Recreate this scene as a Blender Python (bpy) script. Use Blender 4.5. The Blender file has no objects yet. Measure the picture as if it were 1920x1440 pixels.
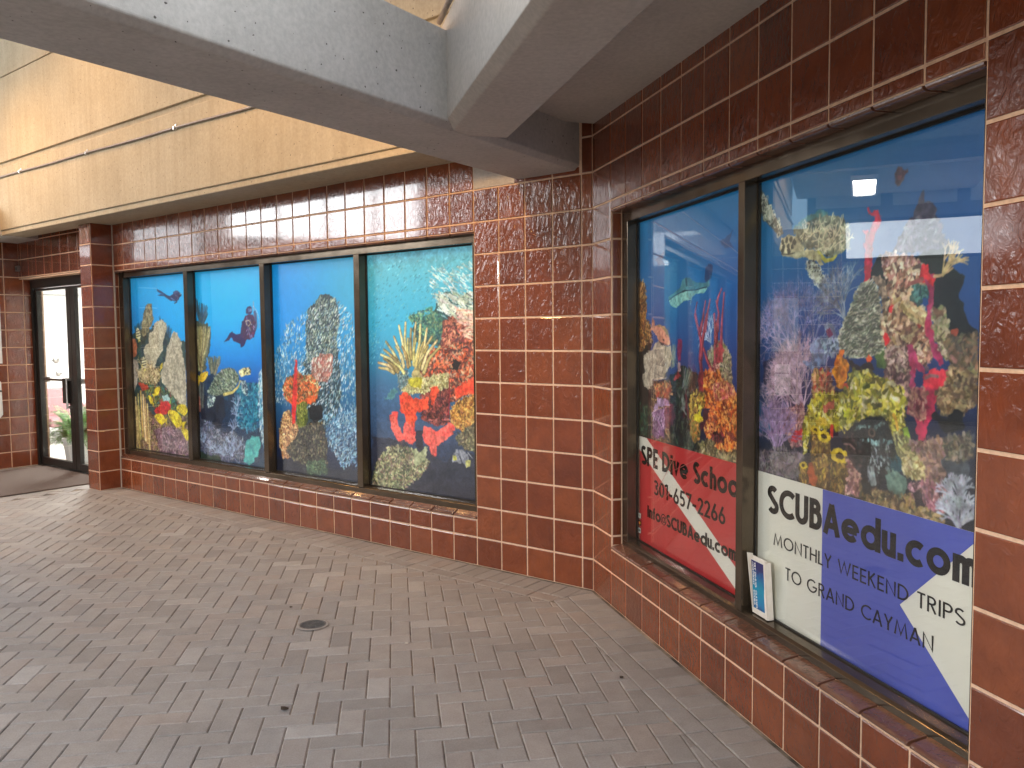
import bpy, bmesh, math, random
import numpy as np
from mathutils import Vector, Matrix
random.seed(7); RNG = np.random.default_rng(11)
scene = bpy.context.scene
COL = scene.collection
# ------------------------------------------------------------------ camera, sky, sun, exposure
T = 0.21                       # tile pitch in metres
Q = 0.91613                   # height of the first (cut) tile course, in tiles
H = 1.55254
cam = bpy.data.cameras.new('camera'); camo = bpy.data.objects.new('camera', cam); COL.objects.link(camo)
cam.sensor_width = 36; cam.lens = 28.3239; cam.clip_start = 0.05; cam.clip_end = 500
_p, _r = 0.060920, -0.008563
_c, _s = math.cos(_p), math.sin(_p)
fw = Vector((0, _c, -_s)); up0 = Vector((0, _s, _c)); rt0 = Vector((1, 0, 0))
rt = rt0*math.cos(_r) + up0*math.sin(_r); up = up0*math.cos(_r) - rt0*math.sin(_r)
M = Matrix((rt, up, -fw)).transposed().to_4x4(); M.translation = (0, 0, H)
camo.matrix_world = M
scene.camera = camo
SUN_EL, SUN_AZ = math.radians(38), math.radians(95)
world = bpy.data.worlds.new('World'); scene.world = world; world.use_nodes = True
wn = world.node_tree; wn.nodes.clear()
sky = wn.nodes.new('ShaderNodeTexSky'); sky.sky_type = 'NISHITA'; sky.sun_disc = False
sky.sun_elevation = SUN_EL; sky.sun_rotation = SUN_AZ; sky.air_density = 1.0; sky.dust_density = 3.0; sky.ozone_density = 1.0
hs = wn.nodes.new('ShaderNodeHueSaturation'); hs.inputs['Saturation'].default_value = 1.0
bg = wn.nodes.new('ShaderNodeBackground'); bg.inputs['Strength'].default_value = 0.09
wo = wn.nodes.new('ShaderNodeOutputWorld')
wn.links.new(sky.outputs[0], hs.inputs['Color']); wn.links.new(hs.outputs[0], bg.inputs[0]); wn.links.new(bg.outputs[0], wo.inputs[0])
sl = bpy.data.lights.new('sun', 'SUN'); sl.energy = 0.5; sl.angle = math.radians(12); sl.color = (1, .93, .84)
slo = bpy.data.objects.new('sun', sl); COL.objects.link(slo)
sd = Vector((math.sin(SUN_AZ)*math.cos(SUN_EL), math.cos(SUN_AZ)*math.cos(SUN_EL), math.sin(SUN_EL)))
slo.rotation_euler = (-sd).to_track_quat('-Z', 'Y').to_euler(); slo.location = (-3, -6, 12)
vs = scene.view_settings; vs.view_transform = 'Standard'; vs.look = 'None'; vs.gamma = 1; vs.use_curve_mapping = False
vs.exposure = 2.0
scene.cycles.max_bounces = 8; scene.cycles.glossy_bounces = 4; scene.cycles.transparent_max_bounces = 12
# ------------------------------------------------------------------ the two wall planes: along, away from the wall, up
O1 = Vector((-4.06948, 8.30866, 0.00000)); D1 = Vector((0.79218, -0.61028, 0.00000)); N1 = Vector((D1.y, -D1.x, 0))
O2 = Vector((0.55807, 4.52854, 0.00000)); D2 = Vector((0.26071, -0.96542, 0.00000)); N2 = Vector((D2.y, -D2.x, 0))
Z = Vector((0, 0, 1))
def P1(u, n, z): return O1 + D1*(u*T) + N1*n + Z*z          # u in tiles, n and z in metres
def P2(u, n, z): return O2 + D2*(u*T) + N2*n + Z*z
def rowz(k): return (k - 1 + Q)*T if k >= 1 else 0.0
def lin(c):
    c = [x/255 for x in c[:3]]
    return tuple(x/12.92 if x <= .04045 else ((x+.055)/1.055)**2.4 for x in c) + (1,)
# ------------------------------------------------------------------ materials
def mat(name, base, rough=.6, **kw):
    m = bpy.data.materials.new(name); m.use_nodes = True
    b = m.node_tree.nodes['Principled BSDF']
    b.inputs['Base Color'].default_value = tuple(base[:3]) + (1,); b.inputs['Roughness'].default_value = rough
    for k, v in kw.items(): b.inputs[k.replace('_', ' ')].default_value = v
    return m
def nd(m, t, **kw):
    n = m.node_tree.nodes.new(t)
    for k, v in kw.items():
        if k in n.inputs.keys(): n.inputs[k].default_value = v
        else: setattr(n, k, v)
    return n
def lk(m, a, b): m.node_tree.links.new(a, b)
def bsdf(m): return m.node_tree.nodes['Principled BSDF']
def obj_coords(m, scale=(1, 1, 1)):
    tc = nd(m, 'ShaderNodeTexCoord'); mp = nd(m, 'ShaderNodeMapping'); mp.inputs['Scale'].default_value = scale
    lk(m, tc.outputs['Object'], mp.inputs[0]); return mp.outputs[0]
def noise(m, vec, scale, detail=3, rough=.55, dist=0):
    n = nd(m, 'ShaderNodeTexNoise'); n.inputs['Scale'].default_value = scale; n.inputs['Detail'].default_value = detail
    n.inputs['Roughness'].default_value = rough; n.inputs['Distortion'].default_value = dist
    lk(m, vec, n.inputs['Vector']); return n.outputs[0]
def ramp(m, fac, stops):
    r = nd(m, 'ShaderNodeValToRGB'); e = r.color_ramp.elements
    while len(e) < len(stops): e.new(.5)
    for el, (p, c) in zip(e, stops): el.position = p; el.color = tuple(c[:3]) + (1,)
    lk(m, fac, r.inputs[0]); return r.outputs[0]
def mix(m, a, b, fac, mode='MIX'):
    n = nd(m, 'ShaderNodeMix', data_type='RGBA', blend_type=mode)
    for s, v in ((n.inputs[0], fac), (n.inputs[6], a), (n.inputs[7], b)):
        if hasattr(v, 'is_output'): lk(m, v, s)
        else: s.default_value = v if not isinstance(v, tuple) else tuple(v[:3]) + (1,)
    return n.outputs[2]
def bump(m, h, strength, dist, prev=None):
    b = nd(m, 'ShaderNodeBump'); b.inputs['Strength'].default_value = strength; b.inputs['Distance'].default_value = dist
    lk(m, h, b.inputs['Height'])
    if prev is not None: lk(m, prev, b.inputs['Normal'])
    return b.outputs[0]
def tile_mat(name, lo, mid, hi, rough=.2):
    m = mat(name, mid, rough); v = obj_coords(m); b = bsdf(m)
    g = nd(m, 'ShaderNodeNewGeometry')
    c = ramp(m, g.outputs['Random Per Island'], [(0, lo), (.45, mid), (1, hi)])
    n1 = noise(m, v, 9, 4, .6)
    c = mix(m, c, ramp(m, n1, [(.3, (.55, .5, .45)), (.7, (1.2, 1.18, 1.1))]), .55, 'MULTIPLY')
    lk(m, c, b.inputs['Base Color'])
    w = noise(m, obj_coords(m, (1, 1, .62)), 26, 3, .5, 1.6)
    w2 = noise(m, v, 5, 2, .5)
    n = bump(m, w2, .14, .02); n = bump(m, w, .75, .008, n)
    lk(m, n, b.inputs['Normal'])
    lk(m, ramp(m, noise(m, v, 30, 3), [(.3, (rough*.7,)*3), (.75, (rough*1.3,)*3)]), b.inputs['Roughness'])
    b.inputs['Coat Weight'].default_value = .8; b.inputs['Coat Roughness'].default_value = .07
    return m
TILE = tile_mat('glazed_brown_tile', (.145, .034, .012), (.192, .043, .013), (.228, .060, .019))
SILLT = tile_mat('glazed_sill_tile', (.125, .055, .035), (.15, .066, .042), (.18, .08, .05), .16)
def grout_mat():
    m = mat('grout', (.6, .48, .36), .9); v = obj_coords(m)
    lk(m, ramp(m, noise(m, v, 60, 3), [(.3, (.62, .41, .27)), (.7, (.78, .54, .37))]), bsdf(m).inputs['Base Color']); return m
GROUT = grout_mat()
def concrete_mat(name, a, b2, pits=True, streak=0.0, rough=.85):
    m = mat(name, a, rough); v = obj_coords(m); b = bsdf(m)
    c = ramp(m, noise(m, v, 2.2, 6, .6), [(.3, a), (.7, b2)])
    c = mix(m, c, ramp(m, noise(m, v, 45, 4, .6), [(.35, (.86, .86, .86)), (.65, (1.06, 1.06, 1.06))]), .8, 'MULTIPLY')
    if streak:
        v2 = obj_coords(m, (7, 7, .22))
        c = mix(m, c, ramp(m, noise(m, v2, 2.5, 4, .6), [(.35, (.74, .70, .64)), (.62, (1.08, 1.08, 1.06))]), streak, 'MULTIPLY')
    n = bump(m, noise(m, v, 70, 4, .65), .28, .004)
    if pits:
        vo = nd(m, 'ShaderNodeTexVoronoi'); vo.inputs['Scale'].default_value = 32; vo.inputs['Randomness'].default_value = 1
        vd = mix(m, v, noise(m, v, 30, 2), .02); lk(m, vd, vo.inputs['Vector'])
        # only some cells carry a bug hole, of differing size
        thr = nd(m, 'ShaderNodeMath', operation='MULTIPLY'); lk(m, vo.outputs['Color'], thr.inputs[0]); thr.inputs[1].default_value = .27
        sub = nd(m, 'ShaderNodeMath', operation='LESS_THAN'); lk(m, vo.outputs['Distance'], sub.inputs[0])
        t2 = nd(m, 'ShaderNodeMath', operation='SUBTRACT'); lk(m, thr.outputs[0], t2.inputs[0]); t2.inputs[1].default_value = .09
        lk(m, t2.outputs[0], sub.inputs[1])
        c = mix(m, c, (.085, .075, .065), sub.outputs[0])
        inv = nd(m, 'ShaderNodeMath', operation='SUBTRACT'); inv.inputs[0].default_value = 1; lk(m, sub.outputs[0], inv.inputs[1])
        n = bump(m, inv.outputs[0], .8, .006, n)
    lk(m, c, b.inputs['Base Color']); lk(m, n, b.inputs['Normal']); return m
CONC = concrete_mat('grey_concrete', (.39, .37, .34), (.50, .475, .44))
CONCS = concrete_mat('smooth_concrete', (.42, .385, .34), (.50, .46, .41), pits=False)
CONCW = concrete_mat('cream_concrete', (.38, .32, .215), (.45, .385, .27), streak=.28)
def paver_mat():
    m = mat('clay_paver', (.3, .26, .24), .7); v = obj_coords(m); b = bsdf(m)
    g = nd(m, 'ShaderNodeNewGeometry')
    c = ramp(m, g.outputs['Random Per Island'], [(0, (.262, .245, .228)), (.25, (.305, .288, .268)), (.5, (.33, .310, .288)), (.72, (.298, .286, .272)), (.9, (.325, .288, .258)), (1, (.39, .378, .36))])
    c = mix(m, c, ramp(m, noise(m, v, 1.1, 4, .6), [(.3, (.86, .86, .86)), (.7, (1.1, 1.09, 1.07))]), .7, 'MULTIPLY')
    c = mix(m, c, ramp(m, noise(m, v, 150, 3, .7), [(.3, (.78, .77, .76)), (.7, (1.14, 1.14, 1.14))]), .75, 'MULTIPLY')
    c = mix(m, c, ramp(m, noise(m, v, 14, 4, .65), [(.32, (.8, .79, .78)), (.6, (1.06, 1.06, 1.06))]), .6, 'MULTIPLY')
    lk(m, c, b.inputs['Base Color'])
    n = bump(m, noise(m, v, 220, 3, .7), .35, .0018); n = bump(m, noise(m, v, 18, 3), .25, .004, n)
    lk(m, n, b.inputs['Normal'])
    lk(m, ramp(m, noise(m, v, 7, 3), [(.3, (.42,)*3), (.7, (.62,)*3)]), b.inputs['Roughness'])
    return m
PAVER = paver_mat()
def sand_mat():
    m = mat('joint_sand', (.2, .17, .13), .95); v = obj_coords(m)
    lk(m, ramp(m, noise(m, v, 3.5, 4, .7), [(.36, (.05, .043, .037)), (.5, (.20, .165, .125)), (.66, (.40, .33, .25))]), bsdf(m).inputs['Base Color']); return m
SAND = sand_mat()
def bronze_mat():
    m = mat('bronze_aluminium', (.15, .115, .08), .2, Metallic=.75); v = obj_coords(m)
    lk(m, ramp(m, noise(m, v, 5, 4), [(.3, (.10, .076, .052)), (.7, (.145, .112, .08))]), bsdf(m).inputs['Base Color'])
    lk(m, ramp(m, noise(m, v, 9, 3), [(.3, (.14,)*3), (.7, (.24,)*3)]), bsdf(m).inputs['Roughness'])
    lk(m, bump(m, noise(m, v, 6, 2), .05, .004), bsdf(m).inputs['Normal']); return m
BRONZE = bronze_mat()
def speck_mat(name, a, b2, scale, rough, metal=0, bstr=.15, bdist=.001):
    m = mat(name, a, rough, Metallic=metal); v = obj_coords(m)
    lk(m, ramp(m, noise(m, v, scale, 4, .6), [(.3, a), (.7, b2)]), bsdf(m).inputs['Base Color'])
    lk(m, bump(m, noise(m, v, scale*4, 3), bstr, bdist), bsdf(m).inputs['Normal']); return m
BLACKM = speck_mat('dark_frame', (.018, .017, .015), (.030, .027, .023), 30, .35, .3)
STEEL = speck_mat('brushed_steel', (.42, .41, .39), (.55, .54, .52), 25, .3, .9)
IRON = speck_mat('cast_iron', (.10, .095, .09), (.17, .16, .15), 50, .5, .6)
WHITEP = speck_mat('white_paint', (.74, .74, .73), (.82, .82, .81), 12, .45)
CARD = speck_mat('white_card', (.68, .62, .53), (.78, .73, .65), 30, .7)
GALV = speck_mat('galvanised_conduit', (.20, .17, .15), (.30, .26, .22), 30, .5, .3)
RUBBERM = speck_mat('mat_fibre', (.085, .062, .05), (.14, .105, .088), 160, .95, 0, .8, .004)
FABRIC = speck_mat('mauve_upholstery', (.36, .18, .19), (.44, .24, .25), 60, .8)
WOODD = speck_mat('dark_wood', (.06, .02, .02), (.10, .035, .03), 20, .4)
VINYLK = speck_mat('black_vinyl', (.004, .004, .004), (.007, .007, .007), 40, .8, 0, .03, .0003); bsdf(VINYLK).inputs['Specular IOR Level'].default_value = .1
VINYLR = speck_mat('red_vinyl', (.50, .026, .030), (.57, .032, .036), 5, .4, 0, .04, .0004)
VINYLW = speck_mat('white_vinyl', (.76, .73, .64), (.81, .78, .70), 5, .4, 0, .04, .0004)
VINYLB = speck_mat('blue_vinyl', (.06, .085, .44), (.07, .10, .50), 5, .4, 0, .04, .0004)
FLOORW = speck_mat('lobby_floor', (.6, .58, .55), (.68, .66, .63), 8, .3)
LEAF = mat('fern_leaf', (.05, .16, .045), .5)
_g = nd(LEAF, 'ShaderNodeNewGeometry')
lk(LEAF, ramp(LEAF, _g.outputs['Random Per Island'], [(0, (.03, .13, .03)), (.5, (.07, .25, .05)), (1, (.18, .42, .10))]), bsdf(LEAF).inputs['Base Color'])
def glass_mat(name='window_glass', tint=(.97, .985, .98)):
    m = bpy.data.materials.new(name); m.use_nodes = True; nt = m.node_tree; nt.nodes.clear()
    out = nd(m, 'ShaderNodeOutputMaterial'); tr = nd(m, 'ShaderNodeBsdfTransparent'); gl = nd(m, 'ShaderNodeBsdfGlossy')
    tr.inputs[0].default_value = tint + (1,); gl.inputs['Roughness'].default_value = .006; gl.inputs['Color'].default_value = (1, 1, 1, 1)
    fr = nd(m, 'ShaderNodeFresnel'); fr.inputs['IOR'].default_value = 1.52
    ge = nd(m, 'ShaderNodeNewGeometry'); io = nd(m, 'ShaderNodeMapRange'); lk(m, ge.outputs['Backfacing'], io.inputs[0]); io.inputs[3].default_value = 1.52; io.inputs[4].default_value = 1/1.52; lk(m, io.outputs[0], fr.inputs['IOR'])
    mx = nd(m, 'ShaderNodeMixShader'); lk(m, fr.outputs[0], mx.inputs[0]); lk(m, tr.outputs[0], mx.inputs[1]); lk(m, gl.outputs[0], mx.inputs[2])
    tcv = obj_coords(m); wv = bump(m, noise(m, tcv, 1.3, 2), .05, .02)
    lk(m, wv, gl.inputs['Normal'])
    lk(m, mx.outputs[0], out.inputs[0]); return m
GLASS = glass_mat()
def emit_mat(name, col, strength):
    m = mat(name, (.8, .8, .8), .5); b = bsdf(m); b.inputs['Emission Color'].default_value = col + (1,); b.inputs['Emission Strength'].default_value = strength
    v = obj_coords(m); lk(m, ramp(m, noise(m, v, 3, 2), [(.3, tuple(c*.93 for c in col)), (.7, col)]), b.inputs['Emission Color']); return m
# ------------------------------------------------------------------ mesh helpers
class MB:
    def __init__(s): s.v = []; s.f = []; s.m = []
    def face(s, pts, mi=0):
        i = len(s.v); s.v += [tuple(p) for p in pts]; s.f.append(tuple(range(i, i+len(pts)))); s.m.append(mi)
    def hexa(s, p, mi=0):                                  # 4 bottom points then the 4 above them
        i = len(s.v); s.v += [tuple(q) for q in p]
        for f in ((3, 2, 1, 0), (4, 5, 6, 7), (0, 1, 5, 4), (1, 2, 6, 5), (2, 3, 7, 6), (3, 0, 4, 7)):
            s.f.append(tuple(i+k for k in f)); s.m.append(mi)
    def box(s, F, u0, u1, n0, n1, z0, z1, mi=0):           # box in a wall frame
        s.hexa([F(u0, n0, z0), F(u1, n0, z0), F(u1, n1, z0), F(u0, n1, z0), F(u0, n0, z1), F(u1, n0, z1), F(u1, n1, z1), F(u0, n1, z1)], mi)
    def prism(s, lower, upper, mi=0):                      # two matching loops
        i = len(s.v); k = len(lower); s.v += [tuple(p) for p in lower] + [tuple(p) for p in upper]
        s.f.append(tuple(i+j for j in reversed(range(k)))); s.m.append(mi)
        s.f.append(tuple(i+k+j for j in range(k))); s.m.append(mi)
        for j in range(k): s.f.append((i+j, i+(j+1) % k, i+k+(j+1) % k, i+k+j)); s.m.append(mi)
    def loops(s, rings, closed=True, cap=True, mi=0):
        i = len(s.v); k = len(rings[0])
        for r in rings: s.v += [tuple(p) for p in r]
        for a in range(len(rings)-1):
            for j in range(k if closed else k-1):
                s.f.append((i+a*k+j, i+a*k+(j+1) % k, i+(a+1)*k+(j+1) % k, i+(a+1)*k+j)); s.m.append(mi)
        if cap:
            s.f.append(tuple(i+j for j in reversed(range(k)))); s.m.append(mi)
            s.f.append(tuple(i+(len(rings)-1)*k+j for j in range(k))); s.m.append(mi)
    def tube(s, pts, r, k=8, mi=0):
        rings = []; pts = [Vector(p) for p in pts]
        for a, p in enumerate(pts):
            d = (pts[min(a+1, len(pts)-1)] - pts[max(a-1, 0)]).normalized()
            x = d.cross(Z if abs(d.z) < .9 else Vector((1, 0, 0))).normalized(); y = d.cross(x)
            rr = r[a] if isinstance(r, (list, tuple)) else r
            rings.append([p + x*(rr*math.cos(t*2*math.pi/k)) + y*(rr*math.sin(t*2*math.pi/k)) for t in range(k)])
        s.loops(rings, True, True, mi)
    def build(s, name, mats, parent=None, smooth=False, bevel=0):
        me = bpy.data.meshes.new(name); me.from_pydata(s.v, [], s.f)
        if not isinstance(mats, (list, tuple)): mats = [mats]
        for m in mats: me.materials.append(m)
        me.polygons.foreach_set('material_index', s.m)
        bm = bmesh.new(); bm.from_mesh(me); bmesh.ops.recalc_face_normals(bm, faces=bm.faces); bm.to_mesh(me); bm.free()
        if smooth: me.polygons.foreach_set('use_smooth', [True]*len(me.polygons))
        o = bpy.data.objects.new(name, me); COL.objects.link(o)
        if bevel:
            md = o.modifiers.new('bevel', 'BEVEL'); md.width = bevel; md.segments = 2; md.limit_method = 'ANGLE'; md.angle_limit = math.radians(40)
        if parent is not None: attach(o, parent)
        return o
def attach(o, parent):
    o.parent = parent; o.matrix_parent_inverse = Matrix.Translation(parent.location).inverted()
def tag(o, label=None, cat=None, group=None, kind=None):
    if label: o['label'] = label
    if cat: o['category'] = cat
    if group: o['group'] = group
    if kind: o['kind'] = kind
    return o
def thing(name, loc, label, cat, group=None):
    o = bpy.data.objects.new(name, None); COL.objects.link(o); o.location = loc; o.empty_display_size = .1
    return tag(o, label, cat, group)
# ------------------------------------------------------------------ tiling
GR = .0115
def tile(mb, F, u0, u1, z0, z1, n=0.0, mi=0, th=.0035):
    g = GR/2; gu = g/T
    if u1-u0 < .06 or z1-z0 < .016: return
    a0, a1, b0, b1 = u0+gu, u1-gu, z0+g, z1-g
    e = .003; eu = e/T
    j = random.uniform(-.0006, .0006)
    o = [F(a0, n-.004, b0), F(a1, n-.004, b0), F(a1, n-.004, b1), F(a0, n-.004, b1)]
    m1 = [F(a0, n+th-.0015+j, b0), F(a1, n+th-.0015+j, b0), F(a1, n+th-.0015+j, b1), F(a0, n+th-.0015+j, b1)]
    f = [F(a0+eu, n+th+j, b0+e), F(a1-eu, n+th+j, b0+e), F(a1-eu, n+th+j, b1-e), F(a0+eu, n+th+j, b1-e)]
    i = len(mb.v); mb.v += [tuple(p) for p in o+m1+f]
    for r in (0, 4):
        for k in range(4): mb.f.append((i+r+k, i+r+(k+1) % 4, i+r+4+(k+1) % 4, i+r+4+k)); mb.m.append(mi)
    mb.f.append((i+8, i+9, i+10, i+11)); mb.m.append(mi)
def split(lo, hi, lines):
    l = [lo] + [x for x in lines if lo+1e-6 < x < hi-1e-6] + [hi]
    return list(zip(l[:-1], l[1:]))
ROWS = [rowz(k) for k in range(0, 30)]
COLS = [float(k) for k in range(-30, 30)]
def tile_rect(mb, F, u0, u1, z0, z1, n=0.0, cols=COLS, rows=ROWS):
    for a, b in split(u0, u1, cols):
        for c, d in split(z0, z1, rows): tile(mb, F, a, b, c, d, n)
def clip(poly, a, b, c):                                    # keep a*x+b*y+c >= 0
    out = []
    for i in range(len(poly)):
        p, q = poly[i], poly[(i+1) % len(poly)]
        dp, dq = a*p[0]+b*p[1]+c, a*q[0]+b*q[1]+c
        if dp >= 0: out.append(p)
        if (dp >= 0) != (dq >= 0):
            t = dp/(dp-dq); out.append((p[0]+(q[0]-p[0])*t, p[1]+(q[1]-p[1])*t))
    return out
def area(poly): return .5*sum(poly[i][0]*poly[(i+1) % len(poly)][1]-poly[(i+1) % len(poly)][0]*poly[i][1] for i in range(len(poly)))
def inset(poly, d):                                         # shrink a convex counter-clockwise polygon
    out = poly
    n = len(poly)
    for i in range(n):
        p, q = poly[i], poly[(i+1) % n]
        ex, ey = q[0]-p[0], q[1]-p[1]; L = math.hypot(ex, ey)
        if L < 1e-6: continue
        a, b = -ey/L, ex/L
        out = clip(out, a, b, -(a*p[0]+b*p[1])-d)
        if len(out) < 3: return []
    return out
# ------------------------------------------------------------------ pavement: herringbone clay pavers with two border courses
def build_pavement():
    mb = MB()
    d1, d2 = (D1.x, D1.y), (D2.x, D2.y); n1, n2 = (N1.x, N1.y), (N2.x, N2.y)
    c1 = -(O1.x*n1[0]+O1.y*n1[1]); c2 = -(O2.x*n2[0]+O2.y*n2[1])
    half1 = lambda p, off: clip(p, n1[0], n1[1], c1-off)     # at least off metres away from the long wall
    half2 = lambda p, off: clip(p, n2[0], n2[1], c2-off)
    near1 = lambda p: clip(p, n2[0]-n1[0], n2[1]-n1[1], c2-c1)
    near2 = lambda p: clip(p, n1[0]-n2[0], n1[1]-n2[1], c1-c2)
    def brick(poly):
        if len(poly) < 3: return
        if area(poly) < 0: poly = poly[::-1]
        if area(poly) < 4e-4: return
        a = inset(poly, random.uniform(.0012, .0026)); b = inset(poly, .0065)
        if len(a) < 3 or len(b) < 3 or len(a) != len(b): 
            if len(a) < 3: return
            cx = sum(p[0] for p in a)/len(a); cy = sum(p[1] for p in a)/len(a)
            b = [(cx+(p[0]-cx)*.93, cy+(p[1]-cy)*.93) for p in a]
        h = random.gauss(0, .0007); tx, ty = random.gauss(0, .0035), random.gauss(0, .0035)
        cx, cy = a[0]
        zt = lambda p: h + (p[0]-cx)*tx + (p[1]-cy)*ty
        i = len(mb.v); k = len(a)
        mb.v += [(p[0], p[1], -.012) for p in a] + [(p[0], p[1], zt(p)-.0028) for p in a] + [(p[0], p[1], zt(p)) for p in b]
        for r in (0, k):
            for j in range(k): mb.f.append((i+r+j, i+r+(j+1) % k, i+r+k+(j+1) % k, i+r+k+j)); mb.m.append(0)
        mb.f.append(tuple(i+2*k+j for j in range(k))); mb.m.append(0)
    rect = lambda o, a, b, L, W: [(o[0], o[1]), (o[0]+a[0]*L, o[1]+a[1]*L), (o[0]+a[0]*L+b[0]*W, o[1]+a[1]*L+b[1]*W), (o[0]+b[0]*W, o[1]+b[1]*W)]
    # border courses along the long wall (soldier, then a stretcher row)
    BW = .1015
    u = -1.0*T
    for k in range(75):
        x = u + k*BW
        o = P1(x/T, .012, 0); brick(near1(half1(rect((o.x, o.y), d1, n1, BW, .198), .006)))
    for k in range(38):
        x = u + k*.203
        o = P1(x/T, .212, 0); brick(near1(rect((o.x, o.y), d1, n1, .203, BW)))
    # the same along the shop window wall
    for k in range(62):
        o = P2(-6 + k*BW/T, .012, 0); brick(near2(half1(rect((o.x, o.y), d2, n2, BW, .172), .006)))
    for k in range(34):
        o = P2(-6 + .4 + k*.203/T, .186, 0); brick(near2(rect((o.x, o.y), d2, n2, .203, BW)))
    # herringbone field
    ang = math.atan2(D1.y, D1.x) - math.radians(44.2); e1 = (math.cos(ang), math.sin(ang)); e2 = (-e1[1], e1[0])
    S = .1015; ox, oy = -.55, 2.05
    for x in range(-130, 130):
        for y in range(-130, 130):
            r = (x-y) % 4
            if r == 0: L, W, = 2, 1
            elif r == 3: L, W = 1, 2
            else: continue
            o = (ox+e1[0]*x*S+e2[0]*y*S, oy+e1[1]*x*S+e2[1]*y*S)
            if not (-9.5 < o[0] < 2.6 and -.6 < o[1] < 11.5): continue
            p = rect(o, e1, e2, L*S, W*S)
            m = (o[0]+.1*e1[0]+.1*e2[0], o[1]+.1*e1[1]+.1*e2[1])
            uu = ((m[0]-O1.x)*d1[0]+(m[1]-O1.y)*d1[1])/T
            if uu < -1.0: q = clip(clip(p, n1[0], n1[1], c1+.2), -d1[0], -d1[1], (O1.x*d1[0]+O1.y*d1[1])-1.0*T)
            else: q = half2(clip(half1(p, .314), d1[0], d1[1], -(O1.x*d1[0]+O1.y*d1[1])+1.0*T), .288)
            brick(q)
    o = mb.build('pavement', PAVER); tag(o, 'herringbone clay brick paving with two border courses along the walls', 'pavement', kind='structure')
    jb = MB(); jb.face([(-14, -6, -.0052), (4.5, -6, -.0052), (4.5, 14, -.0052), (-14, 14, -.0052)])
    j = jb.build('paving_joints', SAND, o)
build_pavement()
g = MB(); g.face([(-150, -150, -.03), (150, -150, -.03), (150, 150, -.03), (-150, 150, -.03)])
tag(g.build('ground', concrete_mat('ground_concrete', (.25, .245, .235), (.33, .32, .31), pits=False)), 'plain concrete ground beyond the brick paving', 'ground', kind='structure')
# ------------------------------------------------------------------ tiled walls
U_END = 27.376; U2_0 = -1.34
W1Z0, W1Z1 = .311, 2.236        # window opening of the long wall
W2Z0, W2Z1 = .327, 2.240
def sill_tiles(F, u0, u1, z, depth, rise, name, parent):
    mb = MB()
    for a, b in split(u0, u1, COLS):
        if b-a < .1: continue
        g = GR/2/T; a += g; b -= g
        prof = [(.000, z+.004), (.0055, z+.006), (.007, z+.010), (.0055, z+.015), (.001, z+.0185), (-.008, z+.021), (-depth, z+rise), (-depth, z+.002)]
        dz = random.uniform(-.0008, .0008)
        mb.loops([[F(a, n, zz+dz) for n, zz in prof], [F(b, n, zz+dz) for n, zz in prof]])
    return mb.build(name, SILLT, parent, bevel=.0015)
def lintel_tiles(F, u0, u1, z, depth, name, parent):
    mb = MB()
    for a, b in split(u0, u1, COLS):
        if b-a < .1: continue
        g = GR/2/T; a += g; b -= g
        prof = [(.0035, z+.0005), (.0025, z-.006), (-.003, z-.011), (-.012, z-.013), (-depth, z-.013), (-depth, z+.002), (-.002, z+.002)]
        mb.loops([[F(a, n, zz) for n, zz in prof], [F(b, n, zz) for n, zz in prof]])
    return mb.build(name, SILLT, parent, bevel=.001)
w1 = thing('tiled_wall', P1(11, 0, 0), 'long wall of glazed brown square tiles around the four pane mural window', 'tiled wall')
mb = MB()
mb.box(P1, -.04, 23, -.30, -.0015, 0, W1Z0+.002); mb.box(P1, -.04, 23, -.30, -.0015, W1Z1, 2.72); mb.box(P1, 23, 28.2, -.30, -.0015, 0, 3.0)
mb.build('grout_bed', GROUT, w1)
mb = MB()
tile_rect(mb, P1, 0, 23, 0, W1Z0); tile_rect(mb, P1, 0, 23, W1Z1+.0, 2.72)
tile_rect(mb, P1, 23, U_END, 0, rowz(12)); tile_rect(mb, P1, 26.95, U_END, rowz(12), 3.0)
tile_rect(mb, P1, 24.62, 26.95, rowz(12), 2.55)
mb.build('tile_facing', TILE, w1)
sill_tiles(P1, 0, 23, W1Z0, .052, .040, 'sill_tiles', w1)
lintel_tiles(P1, 0, 23, W1Z1-.002, .05, 'lintel_tiles', w1)
mb = MB(); mb.box(P1, 23.02, 24.64, -.001, .0055, rowz(12)+.006, 2.705); mb.build('concrete_infill', CONCS, w1)
mb = MB(); mb.box(P1, -.05, .06, -.003, .006, 0, 2.71); mb.build('caulk_joint', speck_mat('grey_caulk', (.40, .34, .27), (.5, .43, .35), 20, .7), w1)
w2 = thing('tiled_wall', P2(6, 0, 0), 'brown tiled wall on the right around the window with the red and blue signs', 'tiled wall')
mb = MB()
mb.box(P2, -1.8, 0, -.30, -.0015, 0, 2.9); mb.box(P2, 0, 12, -.30, -.0015, 0, W2Z0+.002); mb.box(P2, 0, 12, -.30, -.0015, W2Z1, 2.9); mb.box(P2, 12, 24, -.30, -.0015, 0, 2.9)
mb.build('grout_bed', GROUT, w2)
mb = MB()
tile_rect(mb, P2, U2_0, 0, 0, 2.8, cols=[]); tile_rect(mb, P2, 0, 12, 0, W2Z0); tile_rect(mb, P2, 0, 12, W2Z1, 2.8); tile_rect(mb, P2, 12, 22, 0, 2.8)
# window reveal on the left side, facing right
FR2 = lambda a, n, z: P2(n/T, -a*T, z)
tile_rect(mb, FR2, .02, .065/T, W2Z0+.02, W2Z1-.012, cols=[])
mb.build('tile_facing', TILE, w2)
sill_tiles(P2, 0, 12, W2Z0, .066, .030, 'sill_tiles', w2)
lintel_tiles(P2, 0, 12, W2Z1-.002, .064, 'lintel_tiles', w2)
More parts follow.
